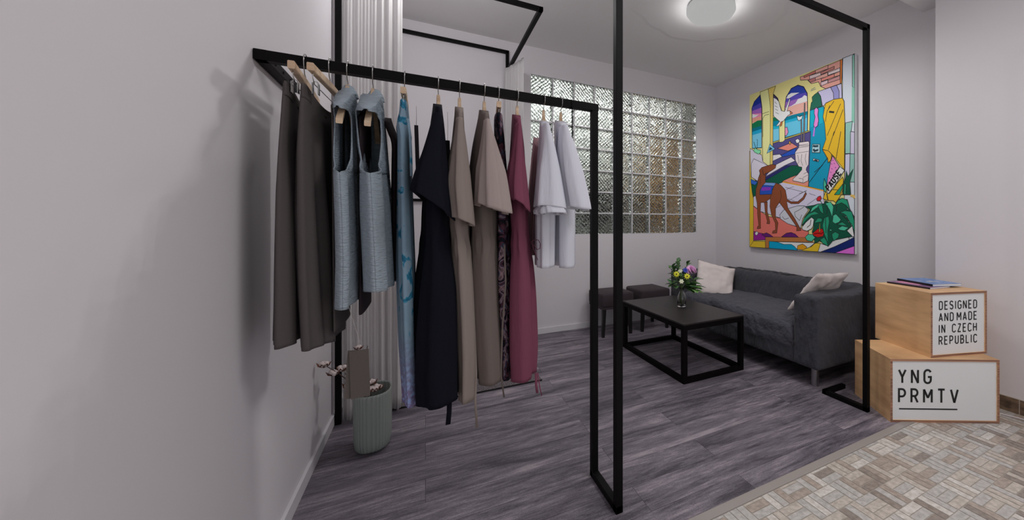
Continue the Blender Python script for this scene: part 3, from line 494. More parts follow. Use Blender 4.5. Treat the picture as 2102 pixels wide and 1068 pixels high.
 ((110, 50, 110), [(1.03, 1.613), (1.037, 1.603)], -0.007),
 ((110, 50, 110), [(1.061, 1.638), (1.067, 1.628)], -0.007),
 ((110, 50, 110), [(1.064, 1.78), (1.07, 1.77)], -0.007),
 ((202, 202, 202), [(1.138, 1.706), (1.183, 1.667), (1.106, 1.561), (1.015, 1.454), (1.006, 1.53), (1.076, 1.615)], 1),
 ((218, 150, 30), [(1.033, 1.448), (1.106, 1.549), (1.164, 1.605), (1.173, 1.582), (1.164, 1.44)], 1),
 ((215, 152, 34), [(0.964, 1.413), (0.991, 1.48), (1.015, 1.46), (1.032, 1.459), (1.058, 1.494), (1.166, 1.485), (1.141, 1.427), (1.097, 1.369), (1.071, 1.389), (1.018, 1.394)], 1),
 ((12, 12, 16), [(1.018, 1.394), (1.005, 1.46)], -0.01),
 ((10, 68, 50), [(1.164, 1.44), (1.17, 1.555), (1.193, 1.585), (1.199, 1.662), (1.215, 1.605), (1.265, 1.67), (1.232, 1.554), (1.241, 1.435)], 1),
 ((28, 122, 92), [(1.082, 1.445), (1.164, 1.538), (1.167, 1.51), (1.135, 1.442)], 1),
 ((28, 122, 92), [(1.176, 1.443), (1.181, 1.548), (1.199, 1.53), (1.193, 1.438)], 1),
 ((10, 68, 50), [(0.734, 1.148), (0.757, 1.234), (0.823, 1.311), (0.772, 1.345), (0.867, 1.354), (0.909, 1.365), (0.978, 1.365), (0.991, 1.393), (1.084, 1.345), (1.135, 1.403), (1.209, 1.393), (1.233, 1.304), (1.274, 1.232), (1.275, 1.058), (1.221, 1.045), (1.071, 1.009), (1.018, 0.949), (0.93, 0.998), (0.874, 0.97), (0.867, 1.034), (0.845, 1.085), (0.867, 1.149), (0.779, 1.188)], 1),
 ((62, 158, 128), [(0.82, 1.275), (0.845, 1.33), (0.902, 1.362), (0.964, 1.36), (0.888, 1.322)], 1),
 ((28, 122, 92), [(0.726, 1.148), (0.749, 1.221), (0.809, 1.272), (0.874, 1.293), (0.923, 1.267), (0.838, 1.252), (0.779, 1.208)], 1),
 ((62, 158, 128), [(0.988, 1.368), (1.045, 1.378), (1.074, 1.333), (1.061, 1.233), (1.032, 1.304)], 1),
 ((28, 122, 92), [(0.958, 1.15), (0.978, 1.225), (1.025, 1.243), (1.032, 1.187), (1.015, 1.1), (1.018, 0.983), (0.978, 1.068)], 1),
 ((62, 158, 128), [(1.064, 1.187), (1.071, 1.248), (1.1, 1.261), (1.15, 1.207), (1.128, 1.181), (1.09, 1.168)], 1),
 ((28, 122, 92), [(1.135, 1.271), (1.184, 1.29), (1.251, 1.28), (1.275, 1.198), (1.275, 1.105), (1.245, 1.163), (1.197, 1.246), (1.172, 1.264)], 1),
 ((28, 122, 92), [(1.087, 1.342), (1.116, 1.386), (1.16, 1.408), (1.209, 1.387), (1.233, 1.298), (1.197, 1.34), (1.153, 1.366)], 1),
 ((62, 158, 128), [(1.116, 1.123), (1.16, 1.148), (1.224, 1.133), (1.184, 1.103), (1.141, 1.108)], 1),
 ((28, 122, 92), [(1.058, 1.07), (1.09, 1.092), (1.132, 1.072), (1.122, 1.036), (1.077, 1.004), (1.061, 1.04)], 1),
 ((62, 158, 128), [(0.764, 1.03), (0.801, 1.061), (0.849, 1.059), (0.881, 1.028), (0.838, 0.988), (0.787, 0.998)], 1),
 ((28, 122, 92), [(0.93, 1.01), (0.978, 1.037), (1.005, 1.001), (1.02, 0.949), (0.964, 0.974)], 1),
 ((62, 158, 128), [(1.025, 1.1), (1.045, 1.119), (1.064, 1.101)], 1),
 ((28, 122, 92), [(0.867, 1.175), (0.909, 1.226), (0.958, 1.219), (0.951, 1.187)], 1),
 ((28, 122, 92), [(0.909, 1.346), (0.958, 1.351), (0.971, 1.262), (0.937, 1.288)], 1),
 ((28, 122, 92), [(1.109, 1.162), (1.16, 1.186), (1.209, 1.151), (1.16, 1.151)], 1),
 ((12, 12, 16), [(1.012, 1.348), (1.005, 1.262)], -0.006),
 ((12, 12, 16), [(0.991, 1.225), (0.998, 1.075)], -0.006),
 ((12, 12, 16), [(1.109, 1.356), (1.103, 1.284)], -0.006),
 ((12, 12, 16), [(1.16, 1.246), (1.221, 1.198)], -0.006),
 ((62, 158, 128), [(0.978, 1.613), (1.003, 1.547), (0.998, 1.478), (0.978, 1.486), (0.97, 1.55)], 1),
 ((186, 184, 192), [(0.726, 1.129), (0.772, 1.181), (0.838, 1.233), (0.867, 1.213), (0.856, 1.143), (0.838, 1.117), (0.787, 1.093), (0.734, 1.106)], 1),
 ((186, 184, 192), [(1.206, 1.103), (1.257, 1.151), (1.275, 1.058), (1.263, 1.046)], 1),
 ((12, 12, 16), [(0.834, 1.207), (0.823, 1.155), (0.787, 1.129)], -0.007),
 ((165, 24, 20), [(0.849, 1.072), (0.909, 1.118), (0.958, 1.118), (0.978, 1.081), (0.964, 1.043), (0.909, 1.032), (0.867, 1.046)], 1),
 ((60, 8, 8), [(0.867, 1.066), (0.909, 1.073), (0.944, 1.068), (0.971, 1.087)], -0.008),
 ((205, 160, 60), [(0.922, 1.086), (0.926, 1.175), (0.933, 1.175), (0.935, 1.086)], 1),
 ((170, 28, 36), [(0.895, 1.411), (0.909, 1.435), (0.937, 1.443), (0.949, 1.42), (0.93, 1.393), (0.902, 1.397)], 1),
 ((10, 70, 50), [(0.937, 1.396), (0.964, 1.35)], -0.008),
 ((190, 190, 190), [(1.206, 1.3), (1.212, 1.314), (1.22, 1.297)], 1),
 ((190, 190, 190), [(1.191, 1.229), (1.197, 1.243), (1.205, 1.226)], 1),
 ((190, 190, 190), [(1.218, 1.181), (1.224, 1.196), (1.232, 1.179)], 1),
 ((190, 190, 190), [(1.242, 1.152), (1.248, 1.166), (1.256, 1.15)], 1),
 ((180, 150, 80), [(1.239, 1.427), (1.269, 1.422), (1.275, 1.4)], -0.02),
]
# ------------------------------------------------------------------ ceiling lamp
lx, ly = 2.13, 2.52
t = thing('ceiling_lamp', 'round white glowing flush ceiling lamp above the coffee table', 'lamp', (lx, ly, HC))
b = bmesh.new(); lathe(b, [(.0001, HC-.006), (.19, HC-.006), (.195, HC-.012), (.19, HC-.02)], lx, ly, 48); obj('lamp_base', b, M['trim'], t)
b = bmesh.new(); lathe(b, [(.19, HC-.006), (.205, HC-.03), (.207, HC-.055), (.19, HC-.08), (.14, HC-.1), (.07, HC-.108), (.0001, HC-.11)], lx, ly, 48); obj('lamp_shade', b, M['lampshade'], t, True)
for k in range(5):
    a = 2*PI*k/5
    l = bpy.data.lights.new('lamp_diode', 'SPOT'); l.energy = KEY_POWER; l.spot_size = math.radians(172); l.spot_blend = .5; l.shadow_soft_size = 0; l.color = (1, .985, .97)
    o = bpy.data.objects.new('lamp_diode', l); COL.objects.link(o); o.location = (.14*math.cos(a), .14*math.sin(a), -.114); o.parent = t

for k in range(12):  # unseen points added outside the shade to brighten the ceiling round it
    a = 2*PI*k/12
    l = bpy.data.lights.new('lamp_halo_fill', 'POINT'); l.energy = .2; l.shadow_soft_size = 0
    o = bpy.data.objects.new('lamp_halo_fill', l); COL.objects.link(o); o.location = (.222*math.cos(a), .222*math.sin(a), -.105); o.parent = t
t = thing('added_curtain_lamp', 'small round white fill lamp added out of view above the fitting room curtain rail', 'lamp', (.1, 2.68, HC))  # unseen lamp added to brighten the curtain and the wall behind it
b = bmesh.new(); lathe(b, [(.0001, HC-.002), (.12, HC-.002), (.125, HC-.02), (.11, HC-.045), (.06, HC-.055), (.0001, HC-.058)], .1, 2.68, 32); obj('lamp_shade', b, M['lampshade'], t, True)
l = bpy.data.lights.new('added_curtain_fill', 'POINT'); l.energy = 15; l.shadow_soft_size = .05; o = bpy.data.objects.new('added_curtain_fill', l); COL.objects.link(o); o.location = (0, 0, -.17); o.parent = t

# ------------------------------------------------------------------ black tube frames
T = .015
def bar(bm, a, c, w=T):
    a, c = Vector(a), Vector(c); lo = [min(a[i], c[i])-w for i in range(3)]; hi = [max(a[i], c[i])+w for i in range(3)]
    box(bm, lo[0], hi[0], lo[1], hi[1], lo[2], hi[2], bev=.0015)
R = (.687, 1.635); P = (.687, 1.385); Q = (2.412, 1.385)
t = thing('clothes_rail', 'long black square tube rail and tall portal frame holding the clothes', 'clothes rail', (P[0], P[1], 0))
b = bmesh.new(); bar(b, (LX+.02, R[1], 1.706), (R[0], R[1], 1.706), .0165); obj('rail', b, M['steel'], t)
b = bmesh.new(); bar(b, (LX+.018, 1.634, 1.706), (LX+.018, 1.95, 1.706), .0165); wb = obj('wall_bracket', b, M['steel'], t)
for y in (1.70, 1.78, 1.86):
    b = bmesh.new(); b2 = bmesh.new(); bmesh.ops.create_cone(b2, cap_ends=True, segments=12, radius1=.005, radius2=.005, depth=.002, matrix=Matrix.Translation((LX+.036, y, 1.706)) @ Matrix.Rotation(PI/2, 4, 'Y')); merge(b, b2); obj('screw_hole', b, M['hole'], t)
b = bmesh.new(); bar(b, (R[0], R[1], .015), (R[0], R[1], 1.706)); obj('rail_post', b, M['steel'], t)
b = bmesh.new(); bar(b, (R[0], P[1], .015), (R[0], R[1], .015)); obj('floor_foot', b, M['steel'], t)
for y in (1.46, 1.57):
    b = bmesh.new(); b2 = bmesh.new(); bmesh.ops.create_cone(b2, cap_ends=True, segments=12, radius1=.004, radius2=.004, depth=.002, matrix=Matrix.Translation((R[0], y, .0305))); merge(b, b2); obj('screw_hole', b, M['hole'], t)
b = bmesh.new(); bar(b, (P[0], P[1], .015), (P[0], P[1], 2.392)); obj('tall_post', b, M['steel'], t)
b = bmesh.new(); bar(b, (P[0], P[1], 2.392), (Q[0], Q[1], 2.392)); obj('top_rail', b, M['steel'], t)
b = bmesh.new(); bar(b, (Q[0], Q[1], .015), (Q[0], Q[1], 2.392)); obj('far_post', b, M['steel'], t)
b = bmesh.new(); bar(b, (Q[0], Q[1], .015), (Q[0], 1.66, .015)); bar(b, (Q[0], 1.66, .015), (2.60, 1.66, .015)); obj('far_foot', b, M['steel'], t)

t = thing('fitting_room_frame', 'black square tube curtain frame of the fitting room in left corner', 'frame', (-.44, 2.76, 0))
b = bmesh.new(); bar(b, (-.447, 2.77, .015), (-.447, 2.77, 2.74)); obj('post', b, M['steel'], t)
b = bmesh.new(); bar(b, (-.447, 2.77, 2.74), (.742, 2.77, 2.74)); obj('front_rail', b, M['steel'], t)
b = bmesh.new(); bar(b, (.742, 2.77, 2.74), (.742, D-.016, 2.74)); obj('side_rail', b, M['steel'], t)
t = thing('wall_clothes_frame', 'thin black square tube frame fixed to the wall inside the fitting room', 'frame', (.72, D-.02, 0))
b = bmesh.new(); bar(b, (-.3, D-.018, 2.905), (.728, D-.018, 2.905)); obj('top_bar', b, M['steel'], t)
b = bmesh.new(); bar(b, (.728, D-.018, .0785), (.728, D-.018, 2.905)); obj('side_bar', b, M['steel'], t)
b = bmesh.new(); bar(b, (-.3, D-.018, .0785), (-.3, D-.018, 2.905)); obj('side_bar', b, M['steel'], t)
b = bmesh.new(); bar(b, (-.3, D-.018, 1.385), (.02, D-.018, 1.385), .012); obj('low_bar', b, M['steel'], t)

# ------------------------------------------------------------------ curtains
def curtain(name, label, p0, p1, z0, z1, folds, amp, seed):
    r = random.Random(seed); bm = bmesh.new(); n = 120; m = 36
    p0, p1 = Vector(p0), Vector(p1); d = (p1-p0); nr = Vector((-d.y, d.x)).normalized()
    ph = [r.uniform(0, 6) for _ in range(4)]; g = []
    for j in range(m+1):
        tz = j/m; z = z1+(z0-z1)*tz; row = []
        for i in range(n+1):
            s_ = i/n
            a = amp*(math.sin(folds*2*PI*s_+ph[0]+1.3*math.sin(5*s_+ph[3])+.5*math.sin(2.2*tz+ph[1]))*(.55+.45*math.sin(7*s_+ph[2]))+.3*math.sin(folds*5.1*s_*PI+ph[2]+1.4*tz))*(.45+.55*tz)
            x = p0+d*(s_+.012*math.sin(2.5*tz+ph[3]))+nr*a
            zz = z+(.012*math.sin(9*s_+ph[1]) if j == m else 0)
            row.append(bm.verts.new((x.x, x.y, zz)))
        g.append(row)
    for j in range(m):
        for i in range(n): bm.faces.new([g[j][i], g[j][i+1], g[j+1][i+1], g[j+1][i]])
    o = obj(name, bm, M['curtain'], None, True); solid(o, .0012)
    return tag(o, label, 'curtain', 'white fitting room curtains')
curtain('curtain', 'long white curtain gathered beside the black post at the left wall', (-.425, 2.765), (-.125, 2.80), .02, 2.718, 7, .016, 3)
curtain('curtain', 'narrow bunched white curtain at the far end of the fitting room frame', (.805, 3.60), (.705, 3.93), .03, 2.718, 4, .018, 8)
b = bmesh.new(); box(b, -.3, .76, 2.81, 3.6, .001, .011, bev=.003, mi=0); box(b, -.3, .762, 2.806, 2.816, .001, .010, mi=1)
tag(obj('floor_mat', b, [M['rug'], M['rugedge']]), 'grey speckled mat with dark edge on the fitting room floor', 'mat')

# ------------------------------------------------------------------ garments
def smooth_cols(Z, arr, zs, k=5):
    y = np.interp(-zs, -np.array(Z), arr)
    for _ in range(2):
        p = np.pad(y, k//2, mode='edge'); y = np.convolve(p, np.ones(k)/k, 'valid')
    return y
def loft(name, lv, m, parent, k=0., drop=.06, fold=.010, nf=2.5, seed=1, opening=None, slant=0., topopen=0., rows=64, cols=72, hemwave=.004, gather=None, thick=.0014, sag=0.):
    r = random.Random(seed); lv = [tuple(l) for l in lv]
    Z = [l[0] for l in lv]
    for i in range(1, len(Z)):
        if Z[i] >= Z[i-1]: Z[i] = Z[i-1]-.012
    zs = np.linspace(Z[0], Z[-1], rows); CX, TX, WY, CY = [smooth_cols(Z, [l[q] for l in lv], zs) for q in (1, 2, 3, 4)]
    ph = [r.uniform(0, 6.28) for _ in range(6)]; bm = bmesh.new(); G = []
    for j in range(rows):
        z = zs[j]; tz = j/(rows-1); f0 = 0
        if opening: f0 = float(np.interp(-z, [-o[0] for o in opening], [o[1] for o in opening]))
        row = []
        for i in range(cols):
            if opening: a = f0+(2*PI-2*f0)*i/(cols-1)
            else: a = 2*PI*i/cols
            s_, c_ = math.sin(a), math.cos(a)
            sx = math.copysign(abs(s_)**.8, s_); sy = math.copysign(abs(c_)**.7, c_)
            tx, wy = TX[j], WY[j]
            yy = -sy
            F = fold*min(1, tz*1.7+.08)
            fx = F*(math.sin(nf*PI*yy+ph[0]+1.1*tz)+.5*math.sin(2.3*nf*PI*yy+ph[1]-1.6*tz))*(.55+.45*s_*s_)
            fx = max(-.75*tx, min(.75*tx, fx)) if tz < .25 else fx
            if gather:
                for gz in gather: fx += .006*math.exp(-((z-gz)/.03)**2)*math.sin(14*PI*yy+ph[2])
            side = 1+.22*F/max(fold, 1e-6)*math.sin(2*nf*PI*yy+ph[3]+(1 if s_ > 0 else 0))
            x = CX[j]+sx*tx*side+k*yy*wy+fx*.62
            y = CY[j]+yy*wy*(1+.02*math.sin(5*tz+ph[4]))
            zz = z-drop*abs(yy)**1.2*math.exp(-(Z[0]-z)/.14)+slant*(x-CX[j])*tz*tz
            if sag: zz -= sag*max(0, 1-(yy/.9)**2)*math.exp(-(Z[0]-z)/.10)
            if j == rows-1: zz += hemwave*math.sin(5*yy+ph[5])
            row.append(bm.verts.new((x, y, zz)))
        G.append(row)
    n = cols-1 if opening else cols
    for j in range(rows-1):
        for i in range(n):
            bm.faces.new([G[j][i], G[j][(i+1) % cols], G[j+1][(i+1) % cols], G[j+1][i]])
    if topopen < .5:      # the shoulder seam
        for i in range(1, cols//2): 
            try: bm.faces.new([G[0][i], G[0][i+1], G[0][(cols-i-1) % cols], G[0][(cols-i) % cols]])
            except ValueError: pass
    o = obj(name, bm, m, parent, True); solid(o, thick); return o
def hanger(x, label, k=0., cy=1.635, z=1.648, span=.168, dropz=.118, clips=False, group='wooden clothes hangers on the rail', yaw=None, hy=1.635):
    t = thing('clothes_hanger', label, 'hanger', (x, hy, z), group)
    bm = bmesh.new(); n = 20; ring = []
    for i in range(-n, n+1):
        s_ = i/n; y = cy+s_*span; dz = -.030*min(1, abs(s_)/.16)**2-dropz*max(0, abs(s_)-.1)**1.25*1.12 if not clips else -.004*abs(s_)
        hh = .016-.007*abs(s_) if not clips else .0115; tt = .0055+.0035*abs(s_) if not clips else .0085
        xx = x+k*s_*span
        ring.append([bm.verts.new((xx+a*tt, y, z+dz+c*hh)) for a, c in ((-1, -.8), (-.8, -1), (.8, -1), (1, -.8), (1, .8), (.8, 1), (-.8, 1), (-1, .8))])
    for i in range(len(ring)-1):
        for q in range(8): bm.faces.new([ring[i][q], ring[i][(q+1) % 8], ring[i+1][(q+1) % 8], ring[i+1][q]])
    bm.faces.new(ring[0]); bm.faces.new(ring[-1])
    obj('hanger_bar', bm, M['wood'], t)
    bm = bmesh.new(); top = 1.7225
    pts = [(x, hy, z), (x, hy-.001, z+.022), (x-.001, hy-.010, z+.032), (x, 1.611, 1.690), (x, 1.608, 1.706), (x, 1.611, 1.722), (x, 1.622, 1.7315), (x, 1.637, 1.7325), (x, 1.652, 1.729), (x, 1.661, 1.718), (x, 1.663, 1.703)]
    tube(bm, pts, .0016, 6); obj('hook', bm, M['chrome'], t)
    if clips:
        bm = bmesh.new(); zb = z-.045
        tube(bm, [(x-k*span*.9, cy-span*.9, zb), (x+k*span*.9, cy+span*.9, zb)], .0013, 6)
        for s_ in (-.9, .9):
            y = cy+s_*span; xx = x+k*s_*span
            tube(bm, [(xx, y, z-.01), (xx, y+.002, z-.03), (xx+.002, y+.012*(-1 if s_ > 0 else 1), zb)], .0013, 6)
        obj('trouser_bar', bm, M['chrome'], t)
        for s_ in (-1, 1):
            bm = bmesh.new(); y = cy+s_*min(.15, span*.8); xx = x+k*s_*min(.15, span*.8)
            box(bm, xx-.0085, xx-.006, y-.010, y+.010, zb-.028, zb+.006, bev=.001); box(bm, xx+.006, xx+.0085, y-.010, y+.010, zb-.028, zb+.006, bev=.001)
            tube(bm, [(xx-.007, y-.006, zb), (xx-.004, y, zb+.012), (xx+.004, y, zb+.012), (xx+.007, y+.006, zb)], .0015, 6)
            obj('clip', bm, M['chrome'], t)
    return t
def ribbon(name, pts, w, m, parent, axis='y'):
    bm = bmesh.new(); prev = None
    for p in pts:
        p = Vector(p); o_ = Vector((0, w/2, 0)) if axis == 'y' else Vector((w/2, 0, 0))
        a, c = bm.verts.new(p-o_), bm.verts.new(p+o_)
        if prev: bm.faces.new([prev[0], prev[1], c, a])
        prev = (a, c)
    o = obj(name, bm, m, parent, True); solid(o, .0008); return o
def swing_tag(name, x, y, ztop, zbot, w, h, m, label, zc=None, n=1, group=None, ax='x', top=None):
    t = thing(name, label, 'tag', (x, y, zbot), group)
    bm = bmesh.new(); tube(bm, [(x, y, ztop) if top is None else top, (x+.001, y, (ztop+zbot+h)/2), (x, y, zbot+h-.006)], .0007, 5); obj('string', bm, M['string'], t)
    for i in range(n):
        bm = bmesh.new(); box(bm, -w/2, w/2, -.0009, .0009, -h, 0, bev=.0003)
        bm.transform(Matrix.Translation((x-.004*i, y+.004*i, zbot+h)) @ Matrix.Rotation(-.03+.09*i, 4, 'Y') @ Matrix.Rotation(0 if ax == 'x' else 1.15, 4, 'Z'))
        obj('card', bm, m, t)
    return t

F_ = lambda name, c, **k: mat(name, c, .92, bump=k.pop('bump', ((60, 60, 9), .25, 3)), spec=.12, **k)
M['g_brown'] = F_('dark_brown_twill', (46, 42, 42), g=3.6, bump=((500, 500, 500), .15))
M['g_dark'] = F_('blackish_brown_crepe', (32, 26, 29), g=3)
M['g_vest'] = F_('blue_grey_gauze', (112, 120, 128), g=2.2, bump=((40, 40, 190), .9, 3))
M['g_fur'] = F_('dark_brown_pile', (42, 33, 36), g=2.0, bump=((260, 260, 40), .8, 4))
M['g_navy'] = F_('midnight_navy_satin', (12, 13, 20), g=2.0)
M['g_beige'] = F_('beige_linen', (116, 106, 101), g=1.6)
M['g_taupe'] = F_('taupe_linen', (96, 87, 83), g=1.45)
M['g_taupe_lit'] = F_('taupe_linen_lit', (126, 115, 112), g=1.85)  # same taupe linen, with the light on the sleeve put into its colour
M['g_wine'] = F_('raspberry_crepe', (112, 62, 80), g=1.3)
M['g_white'] = F_('white_poplin', (156, 156, 164), g=2.1)
def printed(name, stops, scale, sec=None):
    m = bpy.data.materials.new(name); m.use_nodes = True; nt = m.node_tree; b_ = nt.nodes['Principled BSDF']; b_.inputs['Roughness'].default_value = .85; b_.inputs['Specular IOR Level'].default_value = .15
    tc = nt.nodes.new('ShaderNodeTexCoord'); mp = nt.nodes.new('ShaderNodeMapping'); mp.inputs['Scale'].default_value = scale; nt.links.new(tc.outputs['Object'], mp.inputs[0])
    n = nt.nodes.new('ShaderNodeTexNoise'); n.inputs['Scale'].default_value = 1; n.inputs['Detail'].default_value = 3; n.inputs['Distortion'].default_value = 1.4; nt.links.new(mp.outputs[0], n.inputs['Vector'])
    r = nt.nodes.new('ShaderNodeValToRGB'); e = r.color_ramp.elements; r.color_ramp.interpolation = 'LINEAR'
    e[0].position = stops[0][0]; e[0].color = A(stops[0][1]); e[1].position = stops[-1][0]; e[1].color = A(stops[-1][1])
    for p_, c in stops[1:-1]: x = e.new(p_); x.color = A(c)
    nt.links.new(n.outputs[0], r.inputs[0]); out = r.outputs[0]
    if sec:     # lower band of another print: (z low, z high, stops)
        sp = nt.nodes.new('ShaderNodeSeparateXYZ'); nt.links.new(tc.outputs['Object'], sp.inputs[0])
        mr = nt.nodes.new('ShaderNodeMapRange'); mr.inputs[1].default_value = sec[0]; mr.inputs[2].default_value = sec[1]; mr.inputs[3].default_value = 1; mr.inputs[4].default_value = 0; nt.links.new(sp.outputs[2], mr.inputs[0])
        mp2 = nt.nodes.new('ShaderNodeMapping'); mp2.inputs['Scale'].default_value = (70, 70, 70); nt.links.new(tc.outputs['Object'], mp2.inputs[0])
        n2 = nt.nodes.new('ShaderNodeTexNoise'); n2.inputs['Scale'].default_value = 1; nt.links.new(mp2.outputs[0], n2.inputs['Vector'])
        r2 = nt.nodes.new('ShaderNodeValToRGB'); e2 = r2.color_ramp.elements; e2[0].position = .42; e2[0].color = A(sec[2]); e2[1].position = .58; e2[1].color = A(sec[3]); nt.links.new(n2.outputs[0], r2.inputs[0])
        mx = nt.nodes.new('ShaderNodeMixRGB'); nt.links.new(mr.outputs[0], mx.inputs[0]); nt.links.new(out, mx.inputs[1]); nt.links.new(r2.outputs[0], mx.inputs[2]); out = mx.outputs[0]
    nt.links.new(out, b_.inputs['Base Color']); return m
M['g_blue'] = printed('sky_blue_print', [(.42, (90, 108, 122)), (.60, (94, 112, 126)), (.625, (36, 92, 116)), (.67, (24, 66, 88)), (.74, (40, 96, 120))], (13, 13, 9), (.50, .80, (112, 120, 158), (92, 70, 104)))
M['g_floral'] = printed('dark_floral_print', [(.30, (14, 20, 30)), (.42, (14, 14, 20)), (.49, (64, 36, 44)), (.54, (28, 46, 66)), (.59, (118, 96, 102)), (.66, (20, 18, 28))], (20, 24, 17))
def striped(name, c1, c2):
    m = mat(name, c1, .92, spec=.1); nt = m.node_tree; tc = nt.nodes.new('ShaderNodeTexCoord'); w = nt.nodes.new('ShaderNodeTexWave'); w.bands_direction = 'Y'; w.inputs['Scale'].default_value = 26; nt.links.new(tc.outputs['Object'], w.inputs[0])
    mx = nt.nodes.new('ShaderNodeMixRGB'); nt.links.new(w.outputs['Fac'], mx.inputs[0]); mx.inputs[1].default_value = A(c1); mx.inputs[2].default_value = A(c2); nt.links.new(mx.outputs[0], nt.nodes['Principled BSDF'].inputs['Base Color']); return m
M['g_pink'] = striped('dusty_pink_stripe', (138, 112, 116), (110, 86, 92))

def garment(name, label, cat, key, m, group=None, **kw):
    lv = GARM[key]; t = thing(name, label, cat, (lv[0][1], lv[0][4], lv[0][0]), group)
    part = kw.pop('part', 'body'); loft(part, lv, m, t, **kw)
    return t
def sleeve(t, key, m, slant, seed, **kw):
    return loft('sleeve', SLV[key], m, t, drop=.0, fold=.006, nf=1.5, seed=seed, slant=slant, topopen=0, rows=40, **kw)
g = 'dark brown trousers clipped to hangers'
t = garment('trousers', 'dark brown trousers nearest the left wall, hung by clips', 'trousers', 'pants1', M['g_brown'], g, part='legs', drop=0, sag=.03, fold=.012, seed=2, k=-.02)
t2 = garment('trousers', 'dark brown trousers, second from the left wall, hanging beside blue grey vest', 'trousers', 'pants2', M['g_brown'], g, part='legs', drop=0, sag=.03, fold=.012, seed=5, k=.08)
for tt, key, k_ in ((t, 'pants1', -.02), (t2, 'pants2', .08)):
    l0 = GARM[key][0]; zb = l0[0]
    lvb = [(zb+.004, l0[1], .0085, .168, 1.635), (zb-.035, l0[1]-.001, .011, .172, 1.635)]
    loft('waistband', lvb, M['g_brown'], tt, k=k_, drop=0, sag=.03, fold=.001, seed=4, rows=8)
hanger(-.351, 'pale wooden clip hanger of the trousers nearest the left wall', -.05, z=1.634, span=.20, clips=True)
hanger(-.286, 'pale wooden clip hanger of the second pair of dark trousers', .06, z=1.637, span=.20, clips=True)
garment('long_shirt', 'dark long garment mostly hidden behind the second trousers', 'shirt', 'dark3', M['g_brown'], seed=7, drop=.05, fold=0, hemwave=0, thick=.0007)
garment('long_shirt', 'blackish brown long garment between the two blue grey vests', 'shirt', 'dark4', M['g_dark'], seed=8, drop=.05, fold=0, hemwave=0, thick=.0007)
OPN = [(1.640, 0), (1.606, .25), (1.59, .7), (1.570, 1.05), (1.54, 1.2), (1.50, 1.2), (1.44, 1.15), (1.39, 1.08), (1.367, .95), (1.355, .75), (1.349, .55), (1.345, .33), (1.343, .0), (.5, 0)]
vests = []
t = garment('vest', 'blue grey crinkled sleeveless vest beside the trousers, hem lower', 'vest', 'vest1', M['g_vest'], 'blue grey sleeveless vests', opening=OPN, seed=11, drop=.10, fold=.006, thick=.003, rows=170)
vests.append(t)
OPN = [(1.640, 0), (1.606, .25), (1.59, .7), (1.570, 1.05), (1.54, 1.2), (1.50, 1.2), (1.44, 1.15), (1.39, 1.08), (1.367, .95), (1.355, .75), (1.349, .55), (1.345, .33), (1.343, .0), (.5, 0)]
t = garment('vest', 'blue grey crinkled sleeveless vest beside the dark brown pile shirt, hem higher', 'vest', 'vest2', M['g_vest'], 'blue grey sleeveless vests', opening=OPN, seed=12, drop=.10, fold=.006, thick=.003, rows=170)
vests.append(t)
for v_, (cx, l_) in ((vests[0], (-.236, 0)), (vests[1], (-.158, 0))):
    loft('collar', [(1.648, cx, .012, .028, 1.655), (1.636, cx, .017, .036, 1.655), (1.618, cx, .021, .050, 1.655)], M['g_vest'], v_, drop=.0, fold=.001, seed=6, rows=14, topopen=1, thick=.003)
hanger(-.237, 'wooden hanger inside the left blue grey vest', 0, z=1.638, span=.155, dropz=.118)
hanger(-.164, 'wooden hanger inside the right blue grey vest', 0, z=1.638, span=.155, dropz=.118)
garment('pile_shirt', 'dark brown pile shirt between right vest and sky blue dress', 'shirt', 'brown6', M['g_fur'], seed=14, drop=.04, fold=.003)
t = garment('printed_dress', 'long narrow sky blue dress with teal and violet print', 'dress', 'blue', M['g_blue'], seed=15, drop=.01, fold=.007, gather=[1.52, 1.51])
ribbon('waist_tie', [(-.052, 1.49, 1.525), (-.046, 1.488, 1.47), (-.043, 1.487, 1.40), (-.042, 1.487, 1.33)], .008, M['g_blue'], t, 'x')
hanger(-.067, 'small wooden clip hanger of the sky blue dress', 0, z=1.632, span=.115, clips=True)
t = garment('long_dress', 'midnight navy dress with wide sleeve and full skirt', 'dress', 'black', M['g_navy'], 'wide sleeved linen dresses', seed=21, gather=[1.10], fold=.010, nf=3)
sleeve(t, 'black', M['g_navy'], -.75, 3)
ribbon('hem_ribbon', [(.075, 1.50, .56), (.074, 1.50, .50), (.070, 1.50, .455)], .016, M['g_navy'], t, 'x')
hanger(.043, 'wooden hanger of the midnight navy dress', 0)
t = garment('long_dress', 'beige linen dress with gathered waist, beside the navy dress', 'dress', 'beige', M['g_beige'], 'wide sleeved linen dresses', seed=23, gather=[1.085, 1.075], k=.05, fold=.012)
sleeve(t, 'beige', M['g_beige'], -.45, 5)
ribbon('waist_tie', [(.158, 1.50, 1.075), (.166, 1.50, .95), (.158, 1.50, .78), (.163, 1.50, .62), (.160, 1.50, .52), (.166, 1.50, .42)], .008, M['g_beige'], t, 'x')
hanger(.117, 'wooden hanger of the beige linen dress', .05)
t = garment('long_dress', 'taupe linen dress with wide sleeve and gathered waist', 'dress', 'taupe', M['g_taupe'], 'wide sleeved linen dresses', seed=27, gather=[1.105, 1.09], k=.08, fold=.012)
sleeve(t, 'taupe', M['g_taupe_lit'], -.30, 9)
ribbon('waist_tie', [(.262, 1.50, 1.09), (.268, 1.50, .95), (.256, 1.50, .78), (.250, 1.50, .60), (.262, 1.5, .51)], .006, M['g_taupe'], t, 'x')
hanger(.208, 'wooden hanger of the taupe linen dress', .08)
t = garment('printed_dress', 'slim dark floral printed dress between taupe and raspberry dresses', 'dress', 'floral', M['g_floral'], seed=31, k=.13, drop=.01, fold=.005)
bm = bmesh.new()
